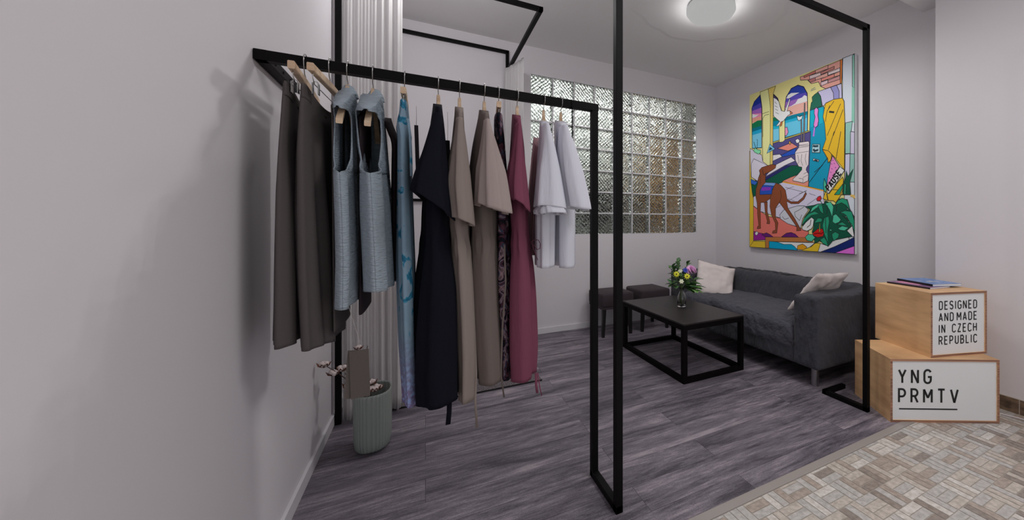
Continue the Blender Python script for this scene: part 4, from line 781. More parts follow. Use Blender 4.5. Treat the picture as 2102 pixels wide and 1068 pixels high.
hanger(.262, 'wooden clip hanger of the dark floral dress', .13, z=1.632, span=.11, clips=True)
t = garment('long_dress', 'raspberry pink dress with drawstring waist, beside the floral dress', 'dress', 'wine', M['g_wine'], 'wide sleeved linen dresses', seed=33, gather=[1.10, 1.088], k=.15, fold=.012)
sleeve(t, 'wine', M['g_wine'], -.65, 13)
bm = bmesh.new(); tube(bm, [(.352, 1.462, 1.097), (.366, 1.457, 1.108), (.380, 1.455, 1.107), (.389, 1.455, 1.092), (.387, 1.455, 1.074), (.376, 1.455, 1.070), (.366, 1.457, 1.085), (.356, 1.462, 1.096)], .0016, 6)
tube(bm, [(.356, 1.462, 1.096), (.368, 1.458, 1.06), (.378, 1.456, 1.03)], .0016, 6); obj('drawstring', bm, mat('plum_cord', (60, 26, 40), .8), t)
ribbon('hem_ribbon', [(.383, 1.50, .58), (.384, 1.50, .53), (.388, 1.50, .50)], .010, M['g_wine'], t, 'x')
ribbon('hem_ribbon', [(.390, 1.50, .58), (.398, 1.50, .52), (.406, 1.50, .485)], .004, M['g_wine'], t, 'x')
hanger(.338, 'wooden hanger of the raspberry pink dress', .15, span=.15)
garment('blouse', 'dusty pink striped blouse hanging behind the white blouses', 'blouse', 'pink', M['g_pink'], seed=35, k=.2, fold=.005)
g = 'white flared sleeve blouses'
t = garment('blouse', 'white blouse with flared ruffled sleeve beside the dusty pink blouse', 'blouse', 'white1', M['g_white'], g, seed=37, k=.22, fold=.006)
sleeve(t, 'white1', M['g_white'], -.12, 15)
l0 = SLV['white1'][-1]
loft('ruffle', [(l0[0]+.006, l0[1], l0[2]*.93, l0[3]*.93, l0[4]), (l0[0]-.022, l0[1]+.002, l0[2]*.95, l0[3]*.97, l0[4])], M['g_white'], t, drop=0, fold=.010, nf=5, seed=3, rows=8, topopen=1)
hanger(.450, 'wooden hanger of the left white blouse', .22, span=.14)
t = garment('blouse', 'white blouse with widest flared sleeve, last on the rail near its post', 'blouse', 'white2', M['g_white'], g, seed=39, k=.25, fold=.006)
sleeve(t, 'white2', M['g_white'], -.10, 17)
hanger(.527, 'wooden hanger of the right white blouse', .25, span=.15)
b = bmesh.new()
tube(b, [(.573+.0*i, 1.635+.0195*math.cos(a), 1.706+.0195*math.sin(a)) for i, a in enumerate([x*PI/8 for x in range(17)])], .0022, 6)
tube(b, [(.573, 1.614, 1.690), (.573, 1.613, 1.66), (.573, 1.613, 1.53)], .0024, 6); tube(b, [(.566, 1.613, 1.662), (.573, 1.613, 1.666), (.584, 1.613, 1.676)], .0014, 6)
tag(obj('black_cord', b, M['steel']), 'thin black cord knotted round the rail near its right post', 'cord')
swing_tag('price_tag', -.182, 1.445, .835, .628, .050, .148, M['card'], 'large grey brown price cards hanging below the dark garments', n=2, top=(-.222, 1.50, .93))
swing_tag('price_tag', .078, 1.70, 1.62, 1.40, .016, .105, M['carddark'], 'narrow dark tag beside the navy dress', group='narrow dark garment tags')
swing_tag('price_tag', -.030, 1.60, 1.60, 1.31, .013, .22, M['carddark'], 'narrow dark tag beside the sky blue dress', group='narrow dark garment tags')

# ------------------------------------------------------------------ vase with cotton branches
vx, vy = -.243, 2.415
b = bmesh.new()
prof = [(.0001, .006), (.8, .006), (.93, .02), (.99, .06), (1, .16), (1, .285), (.985, .297), (.95, .300), (.93, .292), (.93, .05), (.85, .02), (.0001, .016)]
lathe(b, prof, vx, vy, 180, .082, .112, rib=(34, .022), sup=.82)
tag(obj('ribbed_vase', b, M['frost'], None, True), 'frosted green grey ribbed oval vase on the floor beside the white curtain', 'vase')
def boll(parent, p, r, seed):
    q = random.Random(seed); bm = bmesh.new(); p = Vector(p)
    for i in range(5):
        a = 2*PI*i/5+q.random(); b2 = bmesh.new(); bmesh.ops.create_icosphere(b2, subdivisions=2, radius=r*.62)
        c = p+Vector((math.cos(a)*r*.5, math.sin(a)*r*.5, q.uniform(-.2, .3)*r))
        for v in b2.verts: v.co = c+v.co*(1+q.uniform(-.06, .06))
        for f in b2.faces: f.smooth = True
        merge(bm, b2)
    o = obj('cotton_boll', bm, M['cotton'], parent, True)
    bm = bmesh.new()
    for i in range(5):
        a = 2*PI*i/5+q.random(); d = Vector((math.cos(a), math.sin(a), -.2)); s_ = Vector((-d.y, d.x, 0))
        v = [bm.verts.new(x) for x in (p+Vector((0, 0, -r*1.0)), p+d*r*1.1-s_*r*.55+Vector((0, 0, -.2*r)), p+d*r*1.6+Vector((0, 0, .75*r)), p+d*r*1.1+s_*r*.55+Vector((0, 0, -.2*r)))]
        bm.faces.new(v)
    h = obj('husk', bm, M['husk'], o); solid(h, .0015)
def cotton_branch(label, pts, bolls, seed):
    t = thing('cotton_branch', label, 'dried flower', pts[0], 'cotton branches in the ribbed vase')
    bm = bmesh.new(); tube(bm, pts, .0028, 6, taper=[1.2-.6*i/(len(pts)-1) for i in range(len(pts))]); obj('twig', bm, M['twig'], t)
    for i, (p, r) in enumerate(bolls): boll(t, p, r, seed+i)
cotton_branch('cotton branch leaning far left over the vase with brown husks', [(-.22, 2.40, .03), (-.255, 2.40, .24), (-.32, 2.39, .34), (-.385, 2.38, .42), (-.44, 2.37, .475)],
              [((-.44, 2.37, .478), .019), ((-.405, 2.385, .425), .019), ((-.372, 2.40, .435), .018)], 3)
cotton_branch('cotton branch rising steeply behind the hanging price cards', [(-.23, 2.45, .03), (-.26, 2.45, .28), (-.29, 2.45, .40), (-.27, 2.45, .52)],
              [((-.345, 2.43, .43), .021), ((-.335, 2.44, .39), .021), ((-.325, 2.46, .47), .018), ((-.345, 2.43, .335), .022), ((-.31, 2.44, .52), .014)], 13)
cotton_branch('short cotton branch with white bolls resting on the vase rim', [(-.24, 2.38, .03), (-.25, 2.38, .25), (-.255, 2.36, .33), (-.25, 2.37, .37)],
              [((-.262, 2.345, .325), .019), ((-.232, 2.35, .325), .021), ((-.275, 2.37, .345), .019), ((-.245, 2.37, .352), .018), ((-.215, 2.37, .318), .016), ((-.29, 2.36, .315), .017)], 23)

# ------------------------------------------------------------------ coffee table
t = thing('coffee_table', 'low black brown coffee table with open square frame', 'table', (1.94, 2.73, 0))
X0, X1, Y0, Y1, ZT = 1.645, 2.235, 2.245, 3.215, .437; w = .036
b = bmesh.new(); box(b, X0, X1, Y0, Y1, ZT-.012, ZT, bev=.002); obj('tabletop', b, M['tabletop'], t)
for x in (X0, X1-w):
    for y in (Y0, Y1-w):
        b = bmesh.new(); box(b, x, x+w, y, y+w, 0, ZT-.012, bev=.0015); obj('leg', b, M['tableleg'], t)
b = bmesh.new()
for z0, z1 in ((.0, w), (ZT-.012-w, ZT-.012)):
    box(b, X0+w, X1-w, Y0, Y0+w, z0, z1); box(b, X0+w, X1-w, Y1-w, Y1, z0, z1); box(b, X0, X0+w, Y0+w, Y1-w, z0, z1); box(b, X1-w, X1, Y0+w, Y1-w, z0, z1)
obj('frame', b, M['tableleg'], t)

# ------------------------------------------------------------------ stools
def stool(x0, y0, label):
    t = thing('upholstered_stool', label, 'stool', (x0+.19, y0+.19, 0), 'dark upholstered stools by the far wall')
    bm = bmesh.new(); box(bm, x0, x0+.37, y0, y0+.38, .305, .448, bev=.022); o = obj('seat', bm, M['stool'], t, True)
    bm = bmesh.new(); box(bm, x0+.008, x0+.362, y0+.008, y0+.372, .285, .312, bev=.004); obj('apron', bm, M['stool'], t)
    for dx in (0, 1):
        for dy in (0, 1):
            cx, cy = x0+.035+dx*.30, y0+.035+dy*.31; sx = -1 if dx == 0 else 1
            bm = bmesh.new(); b2 = bmesh.new(); bmesh.ops.create_cube(b2, size=1)
            for v in b2.verts:
                k_ = .019 if v.co.z > 0 else .0135; v.co = Vector((cx+(k_ if v.co.x > 0 else -k_)+(0 if v.co.z > 0 else sx*.01), cy+(k_ if v.co.y > 0 else -k_), .29 if v.co.z > 0 else 0))
            merge(bm, b2); obj('leg', bm, M['darkwood'], t)
stool(1.575, 3.535, 'dark brown upholstered stool, left one, mostly behind the black posts')
stool(2.035, 3.53, 'dark brown upholstered stool, right one, just behind the coffee table')

# ------------------------------------------------------------------ sofa
def sblock(name, x0, x1, y0, y1, z0, z1, m, parent, bev=.035, sub=10, puff=0, fn=None, seed=1, wr=.006):
    bm = bmesh.new(); bmesh.ops.create_cube(bm, size=1)
    bmesh.ops.bevel(bm, geom=bm.edges[:], offset=.0001, segments=1, affect='EDGES')
    bm.clear(); box(bm, x0, x1, y0, y1, z0, z1, bev=0)
    bmesh.ops.bevel(bm, geom=bm.edges[:], offset=bev, segments=4, affect='EDGES', profile=.5)
    bmesh.ops.triangulate(bm, faces=[]); 
    for _ in range(6):
        es = [e for e in bm.edges if e.calc_length() > .035]
        if es: bmesh.ops.subdivide_edges(bm, edges=es, cuts=1, use_grid_fill=True)
    from mathutils import noise
    for v in bm.verts:
        n_ = noise.noise(v.co*3.1+Vector((seed, 0, 0)))*.010+noise.noise(v.co*9+Vector((seed, 5, 0)))*.003
        if wr: q_ = v.co; n_ += wr*(.5-abs(noise.noise(Vector(((q_.x+q_.z)*3.0+q_.y*2.0, (q_.y-q_.x*.5-q_.z*.5)*13, seed)))))
        u, w_ = (v.co.x-x0)/(x1-x0), (v.co.y-y0)/(y1-y0)
        v.co.z += puff*max(0, math.sin(PI*min(1, max(0, u))))*max(0, math.sin(PI*min(1, max(0, w_))))*(1 if v.co.z > (z0+z1)/2 else 0)
        v.co += Vector((n_, n_*.6, n_))*(0 if v.co.z < z0+.03 else 1)
        if fn: v.co = fn(v.co)
    bmesh.ops.triangulate(bm, faces=bm.faces[:])
    return obj(name, bm, m, parent, True)
t = thing('sofa', 'dark grey fabric two-seat sofa along the right wall', 'sofa', (2.85, 2.63, 0))
SX, SY0, SY1, SXB = 2.395, 1.70, 3.53, 3.30
sblock('arm', SX, SXB-.02, SY0, SY0+.215, .135, .650, M['sofa'], t, .03, seed=1)
sblock('arm', SX, SXB-.02, SY1-.215, SY1, .135, .650, M['sofa'], t, .03, seed=4)
sblock('base', SX+.01, SXB-.02, SY0+.20, SY1-.20, .135, .30, M['sofa'], t, .02, seed=2)
sblock('seat', SX, 3.10, SY0+.205, SY1-.205, .22, .435, M['sofa2'], t, .055, puff=.012, seed=3, wr=.020)
def lean(c):
    k_ = (c.z-.40)/.26
    if c.x < 3.15 and k_ > 0: c.x += .07*min(1, k_)
    return c
sblock('backrest', 2.98, SXB, SY0+.19, SY1-.19, .34, .655, M['sofa'], t, .05, fn=lean, seed=5, wr=.018)
b = bmesh.new(); box(b, SXB-.09, SXB, SY0+.02, SY1-.02, .14, .645, bev=.03); obj('back_panel', b, M['sofa'], t, True)
for x in (2.475, 3.2):
    for y in (1.785, 3.44):
        b = bmesh.new(); bmesh.ops.create_cone(b, cap_ends=True, segments=24, radius1=.026, radius2=.026, depth=.14, matrix=Matrix.Translation((x, y, .07))); o = obj('leg', b, M['metalleg'], t, label='round brushed metal leg')
def pillow(label, loc, rot, sx, sy, th, seed):
    from mathutils import noise
    bm = bmesh.new(); n = 28; G = {}
    for side in (1, -1):
        for i in range(n+1):
            for j in range(n+1):
                u, v = -1+2*i/n, -1+2*j/n
                if side == -1 and (abs(u) == 1 or abs(v) == 1): G[(side, i, j)] = G[(1, i, j)]; continue
                e = (1-u**4)*(1-v**4); h = th*max(0, e)**.55
                px = u*sx*(1-.10*(1-abs(v))**1*0-.07*(1-v*v)*abs(u)); py = v*sy*(1-.07*(1-u*u)*abs(v))
                nz = noise.noise(Vector((u*2.3+seed, v*2.3, side)))*.022*e+noise.noise(Vector((u*5+seed, v*5, side)))*.008
                G[(side, i, j)] = bm.verts.new((px, py, side*h+nz))
    for side in (1, -1):
        for i in range(n):
            for j in range(n):
                try: bm.faces.new([G[(side, i, j)], G[(side, i+1, j)], G[(side, i+1, j+1)], G[(side, i, j+1)]])
                except ValueError: pass
    o = obj('cushion', bm, M['cushion'], None, True); o.location = loc; o.rotation_euler = rot
    return tag(o, label, 'cushion', 'natural linen cushions on the sofa')
pillow('off-white linen cushion propped against the far arm of the sofa', (2.745, 3.18, .555), Euler((math.radians(56), math.radians(14), math.radians(-30))), .215, .205, .055, 2)
pillow('off-white linen cushion slumped over the near arm of the sofa', (2.78, 1.975, .625), Euler((math.radians(-52), math.radians(3), math.radians(6))), .235, .205, .040, 9)

# ------------------------------------------------------------------ bottle vase and flowers on the table
bx, by = 1.985, 2.74; z0 = ZT
b = bmesh.new()
lathe(b, [(.0001, z0+.001), (.034, z0+.001), (.038, z0+.006), (.038, z0+.07), (.034, z0+.095), (.022, z0+.125), (.019, z0+.14), (.021, z0+.165), (.0235, z0+.17), (.0205, z0+.17), (.0165, z0+.14), (.0195, z0+.124), (.031, z0+.094), (.035, z0+.07), (.035, z0+.012), (.0001, z0+.010)], bx, by, 40)
tag(obj('glass_bottle', b, M['bottle'], None, True), 'small clear glass bottle vase on the coffee table', 'vase')
def leaf(bm, p, d, L_, w, up=Vector((0, 0, 1)), mi=0):
    d = d.normalized(); s_ = d.cross(up); s_ = s_.normalized() if s_.length > .05 else Vector((1, 0, 0)); n_ = s_.cross(d)
    prev = None; k = 6
    for i in range(k+1):
        t_ = i/k; c = p+d*L_*t_+n_*L_*(-.30*t_*t_+.12*t_); ww = w*math.sin(PI*min(1, t_*.93+.05))**.8*.5
        a, m_, e = bm.verts.new(c-s_*ww+n_*ww*.3), bm.verts.new(c), bm.verts.new(c+s_*ww+n_*ww*.3)
        if prev:
            for q in range(2):
                f = bm.faces.new([prev[q], prev[q+1], (a, m_, e)[q+1], (a, m_, e)[q]]); f.smooth = True; f.material_index = mi
        prev = (a, m_, e)
def stemmed(name, label, top, head, leaves, seed, group=None, cat='flower'):
    q = random.Random(seed); t = thing(name, label, cat, (bx, by, z0+.012), group)
    top = Vector(top); bm = bmesh.new(); ox, oy = q.uniform(-.012, .012), q.uniform(-.012, .012)
    base = Vector((bx+ox*1.6, by+oy*1.6, z0+.02)); mid = Vector((bx+ox*.7, by+oy*.7, z0+.16))
    pts = [base, (base+mid)/2, mid, mid.lerp(top, .4)+Vector((0, 0, .012)), mid.lerp(top, .75)+Vector((0, 0, .008)), top]
    tube(bm, pts, .0019, 6); obj('stem', bm, M['stem'], t)
    for (f, L_, w_, mt) in leaves:
        p = mid.lerp(top, f); a = q.uniform(0, 2*PI); out = (top-mid); out.z *= .3; out = out.normalized() if out.length > .01 else Vector((1, 0, 0))
        d = Vector((math.cos(a), math.sin(a), q.uniform(-.1, .55)))+out*.6
        bm = bmesh.new(); leaf(bm, p, d, L_, w_); o = obj('leaf', bm, M[mt], t, True); solid(o, .0006)
    if head: head(t, top, q)
    return t
def petals(t, p, n_, L_, w, m, q, tilt=.4, layers=1, centre=None):
    bm = bmesh.new()
    for l_ in range(layers):
        for i in range(n_):
            a = 2*PI*i/n_+l_*.4; up_ = tilt+(1-l_/max(1, layers))*0+l_*.35
            fx_ = Vector((-.45, -.80, .40)); ax_ = fx_.cross(Vector((0, 0, 1))).normalized(); ay_ = ax_.cross(fx_); d = ax_*math.cos(a)+ay_*math.sin(a)+fx_*up_; leaf(bm, p, d, L_*(1-.13*l_), w*(1-.08*l_), up=fx_)
    o = obj('petals', bm, M[m], t, True); solid(o, .0006)
    if centre:
        bm = bmesh.new(); bmesh.ops.create_icosphere(bm, subdivisions=2, radius=centre[0], matrix=Matrix.Translation(p+Vector((-.003, -.005, .002)))); obj('flower_centre', bm, M[centre[1]], t, True)
def peony(t, p, q):
    bm = bmesh.new()
    for l_ in range(7):
        for i in range(9):
            a = 2*PI*i/9+l_*.5; el = -.3+l_*.28; d = Vector((math.cos(a)*math.cos(el), math.sin(a)*math.cos(el), math.sin(el)))
            leaf(bm, p+d*.016, d+Vector((0, 0, .35)), .034+.004*q.random(), .036, up=Vector((-d.y, d.x, .3)))
    o = obj('petals', bm, M['pinkf'], t, True); solid(o, .0008)
daisy = lambda t, p, q: petals(t, p, 9, .030, .010, 'yellowf', q, .05, 1, (.006, 'husk'))
stemmed('pink_peony', 'pink peony on the right side of the bouquet', (2.075, 2.725, .745), peony, [(.8, .07, .03, 'leaf'), (.6, .08, .035, 'leaf'), (.9, .06, .025, 'leaf')], 4)
stemmed('yellow_flower', 'yellow flower at the centre of the bouquet', (1.982, 2.655, .715), daisy, [(.5, .07, .03, 'leaf')], 5, 'yellow flowers in the bottle vase')
stemmed('yellow_flower', 'yellow flower at the left side of the bouquet', (1.895, 2.69, .735), daisy, [(.5, .07, .03, 'leaf'), (.8, .04, .018, 'leaf2')], 6, 'yellow flowers in the bottle vase')
stemmed('blue_flower', 'small blue flower behind the yellow ones', (2.01, 2.72, .755), lambda t, p, q: petals(t, p, 9, .026, .013, 'bluef', q, .5, 2), [(.6, .06, .025, 'leaf')], 7)
stemmed('white_blossom', 'pale green white blossom low at left of the bouquet', (1.925, 2.66, .672), lambda t, p, q: petals(t, p, 6, .023, .012, 'whitef', q, .4, 2), [(.7, .05, .02, 'leaf')], 8, 'pale blossoms in the bottle vase')
stemmed('white_blossom', 'pale green white blossom high in the middle of the bouquet', (1.955, 2.72, .755), lambda t, p, q: petals(t, p, 6, .023, .012, 'whitef', q, .4, 2), [(.7, .05, .02, 'leaf2')], 9, 'pale blossoms in the bottle vase')
def bud(t, p, q):
    bm = bmesh.new(); bmesh.ops.create_icosphere(bm, subdivisions=2, radius=.009, matrix=Matrix.Translation(p) @ Matrix.Diagonal((.8, .8, 1.4, 1))); obj('bud', bm, M['leaf2'], t, True)
stemmed('budding_stem', 'green stem with a closed bud at upper left of the bouquet', (1.83, 2.70, .80), bud, [(.7, .05, .018, 'leaf'), (.85, .04, .015, 'leaf')], 10)
G_ = 'leafy sprigs in the bottle vase'
fol = [((2.09, 2.80, .80), 'leafy sprig at the upper right behind the peony', 11), ((1.98, 2.79, .83), 'tall leafy sprig at the top of the bouquet', 12), ((1.86, 2.72, .65), 'leafy sprig drooping at left of the bouquet', 13),
       ((2.08, 2.66, .62), 'broad leaved sprig low at right of the bouquet', 14), ((2.02, 2.62, .60), 'broad leaved sprig hanging before the bottle neck', 15), ((1.93, 2.80, .78), 'leafy sprig at upper left behind the flowers', 16), ((2.12, 2.74, .66), 'leafy sprig spreading towards the sofa', 17)]
for p_, lab, sd in fol:
    mt = 'leaf2' if sd in (14, 15) else 'leaf'; L_ = .125 if sd in (14, 15, 17) else .085
    stemmed('leafy_sprig', lab, p_, None, [(.25, L_, .055, 'leaf'), (.35, L_, .052, mt), (.45, L_, .05, 'leaf'), (.55, L_, .05, mt), (.65, L_*.9, .048, 'leaf'), (.75, L_*.9, .045, mt), (.85, L_*.85, .042, 'leaf'), (.93, L_*.8, .038, 'leaf'), (1, L_*.8, .034, mt)], sd, G_, 'foliage')

# ------------------------------------------------------------------ lettering (stroke alphabet)
def arc(cx, cy, rx, ry, a0, a1, n=8): return [(cx+rx*math.cos(math.radians(a0+(a1-a0)*i/n)), cy+ry*math.sin(math.radians(a0+(a1-a0)*i/n))) for i in range(n+1)]
LET = {
 'D': [[(0, 0), (0, 1)], [(0, 1), (.2, 1)]+arc(.24, .76, .22, .24, 90, 0)+arc(.24, .24, .22, .24, 0, -90)+[(0, 0)]],
 'E': [[(.42, 1), (0, 1), (0, 0), (.42, 0)], [(0, .52), (.36, .52)]],
 'S': [arc(.23, .76, .23, .24, 20, 180)+arc(.23, .74, .23, .22, 180, 270)[1:]+arc(.23, .26, .23, .26, 90, -160)],
 'I': [[(.02, 0), (.02, 1)]],
 'G': [arc(.24, .75, .24, .25, 20, 180)+arc(.24, .25, .24, .25, 180, 360)+[(.48, .47), (.26, .47)]],
 'N': [[(0, 0), (0, 1), (.46, 0), (.46, 1)]],
 'A': [[(0, 0), (.25, 1), (.5, 0)], [(.08, .27), (.42, .27)]],
 'M': [[(0, 0), (0, 1), (.29, .35), (.58, 1), (.58, 0)]],
 'C': [arc(.24, .75, .24, .25, 15, 180)+arc(.24, .25, .24, .25, 180, 345)],
 'Z': [[(.02, 1), (.45, 1), (0, 0), (.46, 0)]],
 'H': [[(0, 0), (0, 1)], [(.46, 0), (.46, 1)], [(0, .5), (.46, .5)]],
 'R': [[(0, 0), (0, 1), (.22, 1)]+arc(.23, .74, .22, .26, 90, -90)+[(0, .48)], [(.24, .48), (.46, 0)]],
 'P': [[(0, 0), (0, 1), (.22, 1)]+arc(.23, .72, .23, .28, 90, -90)+[(0, .44)]],
 'U': [[(0, 1), (0, .25)]+arc(.23, .25, .23, .25, 180, 360)+[(.46, 1)]],
 'B': [[(0, 0), (0, 1), (.22, 1)]+arc(.22, .76, .2, .24, 90, -90)+[(0, .52)], [(.2, .52)]+arc(.23, .26, .23, .26, 90, -90)+[(0, 0), (0, .5)]],
 'L': [[(0, 1), (0, 0), (.4, 0)]], 'Y': [[(0, 1), (.25, .45), (.5, 1)], [(.25, .45), (.25, 0)]], 'V': [[(0, 1), (.25, 0), (.5, 1)]], 'T': [[(0, 1), (.5, 1)], [(.25, 1), (.25, 0)]]}
LW = {'I': .04, 'M': .58, 'L': .4, 'E': .42, 'A': .5, 'V': .5, 'Y': .5, 'T': .5}
def strip2d(bm, pts, w, fn, mi=0):
    """flat mitred stroke; fn maps (a, b) to a point"""
    L, R_ = [], []
    n = len(pts)
    for i in range(n):
        p = Vector(pts[i]); a = (p-Vector(pts[i-1])).normalized() if i else None; c = (Vector(pts[i+1])-p).normalized() if i < n-1 else None
        if a is None: a = c
        if c is None: c = a
        nn = Vector((-(a.y+c.y), a.x+c.x)); nn = nn.normalized() if nn.length > 1e-4 else Vector((-a.y, a.x))
        k = min(2.0, 1/max(.3, abs(nn.dot(Vector((-a.y, a.x)))))); e = Vector((0, 0))
        if i == 0: e = -a*w*.5*0
        L.append(fn(*(p+nn*w*.5*k))); R_.append(fn(*(p-nn*w*.5*k)))
    L = [bm.verts.new(x) for x in L]; R_ = [bm.verts.new(x) for x in R_]
    for i in range(n-1):
        f = bm.faces.new([L[i], R_[i], R_[i+1], L[i+1]]); f.material_index = mi
def split_sharp(strokes):
    out = []
    for s_ in strokes:
        cur = [s_[0]]
        for i in range(1, len(s_)):
            cur.append(s_[i])
            if i < len(s_)-1:
                a = Vector(s_[i])-Vector(s_[i-1]); c = Vector(s_[i+1])-Vector(s_[i])
                if a.length > 1e-4 and c.length > 1e-4 and a.angle(c) > 1.75: out.append(cur); cur = [s_[i]]
        out.append(cur)
    return out
def text(bm, s, x, y, h, gap, fn, weight=.13, space=.55, mi=0, skew=0):
    for ch in s:
        if ch == ' ': x += space*h; continue
        for st in split_sharp(LET[ch]): strip2d(bm, [(x+(p[0]+skew*p[1])*h, y+p[1]*h) for p in st], weight*h, fn, mi)
        x += (LW.get(ch, .47)+gap)*h
    return x

# ------------------------------------------------------------------ plywood boxes
def crate(name, label, A_, B_, depth, h0, h1, group, lines, underline=None):
    A_, B_ = Vector(A_), Vector(B_); ex = (B_-A_).normalized(); ey = Vector((-ex.y, ex.x)); w = (B_-A_).length
    Mx = Matrix(((ex.x, ey.x, 0, A_.x), (ex.y, ey.y, 0, A_.y), (0, 0, 1, 0), (0, 0, 0, 1)))
    t = thing(name, label, 'box', (A_.x, A_.y, h0), group); th = .013
    b = bmesh.new()
    box(b, 0, w, 0, depth, h1-th, h1, Mx, 0); box(b, 0, w, 0, depth, h0, h0+th, Mx, 0); box(b, 0, th, 0, depth, h0+th, h1-th, Mx, 0); box(b, w-th, w, 0, depth, h0+th, h1-th, Mx, 0); box(b, th, w-th, depth-th, depth, h0+th, h1-th, Mx, 0)
    o = obj('carcass', b, [M['ply'], M['plyedge']], t)
    for f in o.data.polygons:
        n_ = f.normal
        if abs(n_.dot(Vector((ey.x, ey.y, 0)))) > .9 and f.center.x*ey.x+f.center.y*ey.y < A_.x*ey.x+A_.y*ey.y+.01: f.material_index = 1
    b = bmesh.new(); box(b, th, w-th, .006, .010, h0+th, h1-th, Mx); obj('front_panel', b, M['acrylic'], t, label='white front panel')
    b = bmesh.new(); fn = lambda a, c: Mx @ Vector((a, .0052, c))
    for (s, x, z, hh, gap, sp) in lines: text(b, s, x, z, hh, gap, fn, .155, sp)
    if underline: strip2d(b, underline[:2], underline[2], fn)
    obj('lettering', b, M['ink'], t, label='black sans serif lettering')
    return t, Mx
LBH = .372
crate('display_box', 'wide plywood box with white YNG PRMTV front, on the floor', (2.405, 1.241), (2.948, .927), .374, 0, LBH, 'plywood display boxes',
      [('YNG', .053, .230, .077, .47, .5), ('PRMTV', .053, .116, .077, .47, .5)], [(.053, .077), (.390, .077), .008])
UB, MU = crate('display_box', 'square plywood box reading DESIGNED AND MADE IN CZECH REPUBLIC, on top', (2.636, 1.137), (3.028, 1.011), .405, LBH, .757, 'plywood display boxes',
      [('DESIGNED', .068, .655, .047, .37, .3), ('AND MADE', .066, .585, .047, .37, .23), ('IN CZECH', .066, .515, .047, .37, .8), ('REPUBLIC', .066, .445, .047, .38, .3)])
# books on the upper box
def book(label, pts, z, th, cover, spine, art, group='books on the upper plywood box'):
    t = thing('paperback_book', label, 'book', (pts[0][0], pts[0][1], z), group)
    def quad(bm, ps, za, zb, mi=0):
        lo = [bm.verts.new((p[0], p[1], za)) for p in ps]; hi = [bm.verts.new((p[0], p[1], zb)) for p in ps]
        for f in (lo[::-1], hi, *[[lo[i], lo[(i+1) % 4], hi[(i+1) % 4], hi[i]] for i in range(4)]): bm.faces.new(f).material_index = mi
    c = Vector((sum(p[0] for p in pts)/4, sum(p[1] for p in pts)/4))
    ins = [c+(Vector(p)-c)*.985 for p in pts]
    bm = bmesh.new(); quad(bm, ins, z+.0012, z+th-.0012); obj('pages', bm, M['paper'], t)
    bm = bmesh.new(); quad(bm, pts, z+th-.0012, z+th); quad(bm, pts, z, z+.0012)
    # spine along pts[3] -> pts[0]
    a, b_ = Vector(pts[3]), Vector(pts[0]); nn = (c-(a+b_)/2).normalized()*.003
    quad(bm, [a, b_, b_+nn, a+nn], z, z+th, 1); obj('cover', bm, [cover, spine], t)
    if art:
        bm = bmesh.new()
        e1 = Vector(pts[1])-Vector(pts[0]); e2 = Vector(pts[3])-Vector(pts[0]); o_ = Vector(pts[0])
        for (u0, u1, v0, v1) in art[1]:
            bm.faces.new([bm.verts.new(((o_+e1*u+e2*v).x, (o_+e1*u+e2*v).y, z+th+.0003)) for u, v in ((u0, v0), (u1, v0), (u1, v1), (u0, v1))])
        obj('cover_print', bm, art[0], t)
zb = .757
def rectpts(cx, cy, l, w, ang):
    ex = Vector((math.cos(ang), math.sin(ang))); ey = Vector((-ex.y, ex.x)); c = Vector((cx, cy))
    return [c-ex*l/2-ey*w/2, c+ex*l/2-ey*w/2, c+ex*l/2+ey*w/2, c-ex*l/2+ey*w/2]
book('paperback with dark spine and pink cover, lower of the two books', rectpts(2.895, 1.325, .20, .275, math.radians(-8)), zb, .011, mat('plum_cover', (96, 66, 96), .4), mat('black_spine', (14, 13, 18), .4), (mat('pink_cover_patch', (176, 112, 136), .4), [(.2, .8, .35, .9)]))
book('glossy blue covered paperback with black spine, upper of the two books', rectpts(2.985, 1.305, .215, .27, math.radians(-20)), zb+.0115, .014, mat('glossy_blue_cover', (62, 96, 146), .25, var=((30, 30, 30), (96, 120, 150), .5, .7)), M['ink'], (mat('pale_cover_lettering', (150, 150, 152), .4), [(.32, .38, .3, .42), (.42, .48, .3, .45), (.52, .58, .3, .5), (.62, .68, .3, .44)]))
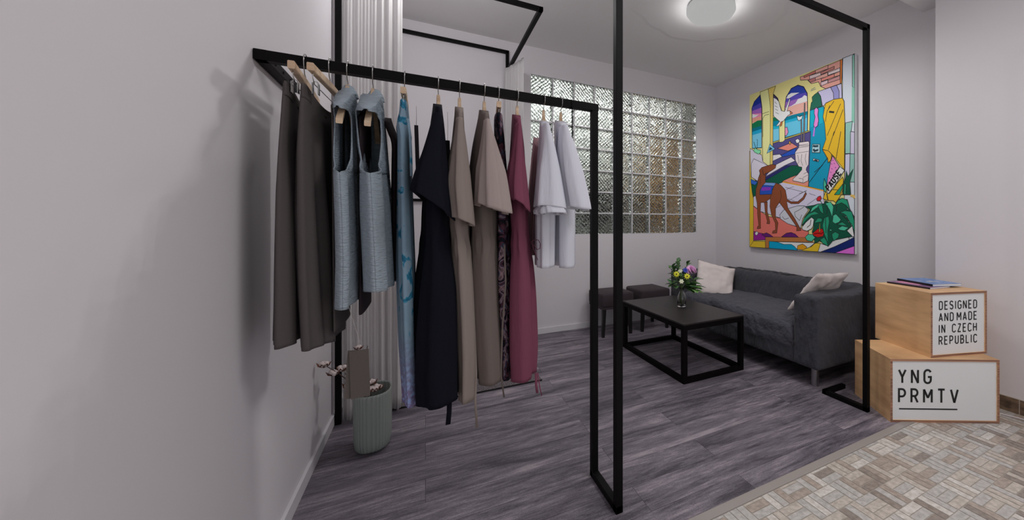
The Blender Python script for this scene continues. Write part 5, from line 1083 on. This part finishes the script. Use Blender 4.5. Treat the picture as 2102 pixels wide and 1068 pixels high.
b = bmesh.new(); tube(b, [(2.90, 1.30, .004), (3.02, 1.12, .004), (3.09, 1.02, .004), (3.10, .96, .004), (3.12, .90, .004), (3.13, .82, .004), (3.10, .6, .004)], .0035, 8)
tag(obj('power_cable', b, M['cord']), 'white power cable lying on tiles beside the display boxes', 'cable')

# ------------------------------------------------------------------ painting
t = thing('painting', 'large colourful canvas with brown dog, arches and urn on the right wall', 'painting', (W-.02, 2.71, 1.8))
XC = W-.04
b = bmesh.new(); box(b, XC, W-.003, 2.074, 3.352, .889, 2.717, bev=.002); obj('canvas', b, mat('canvas_edge', (168, 170, 172), .9), t)
cols_ = []; mats_ = []; b = bmesh.new(); lay = 0
for (c, pts, ol) in ART:
    if c not in cols_: cols_.append(c); mats_.append(mat('paint_%02d' % len(cols_), c, .65, g=1.85, spec=.2))
    mi = cols_.index(c); lay += 1; x = XC-.0004-lay*.00002
    fn = lambda a, z, x=x: Vector((x, 3.35-a, z))
    if ol >= 0:
        q = [p for i, p in enumerate(pts) if p != pts[i-1]]
        vv = [b.verts.new(fn(*p)) for p in q]
        for tri in tessellate_polygon([[Vector((p[0], p[1], 0)) for p in q]]):
            try: b.faces.new([vv[i] for i in tri]).material_index = mi
            except ValueError: pass
        if ol > 0:
            if (12, 12, 16) not in cols_: cols_.append((12, 12, 16)); mats_.append(mat('paint_outline', (12, 12, 16), .65))
            x2 = x-.00001; strip2d(b, q+[q[0]], .0055, lambda a, z: Vector((x2, 3.35-a, z)), cols_.index((12, 12, 16)))
    else: strip2d(b, pts, -ol, fn, mi)
x = XC-.0004-(lay+1)*.00002
d_ = Vector((1.165-1.016, 1.677-1.489)); L_ = d_.length; d_.normalize(); n_ = Vector((-d_.y, d_.x))
fn = lambda a, c: Vector((x, 3.35-(1.030+d_.x*a+n_.x*c), 1.487+d_.y*a+n_.y*c))
text(b, 'PAUSE', 0, 0, .055, .30, fn, .24, mi=cols_.index((12, 12, 16)), skew=.15)
bmesh.ops.triangulate(b, faces=b.faces[:])
obj('painted_picture', b, mats_, t)
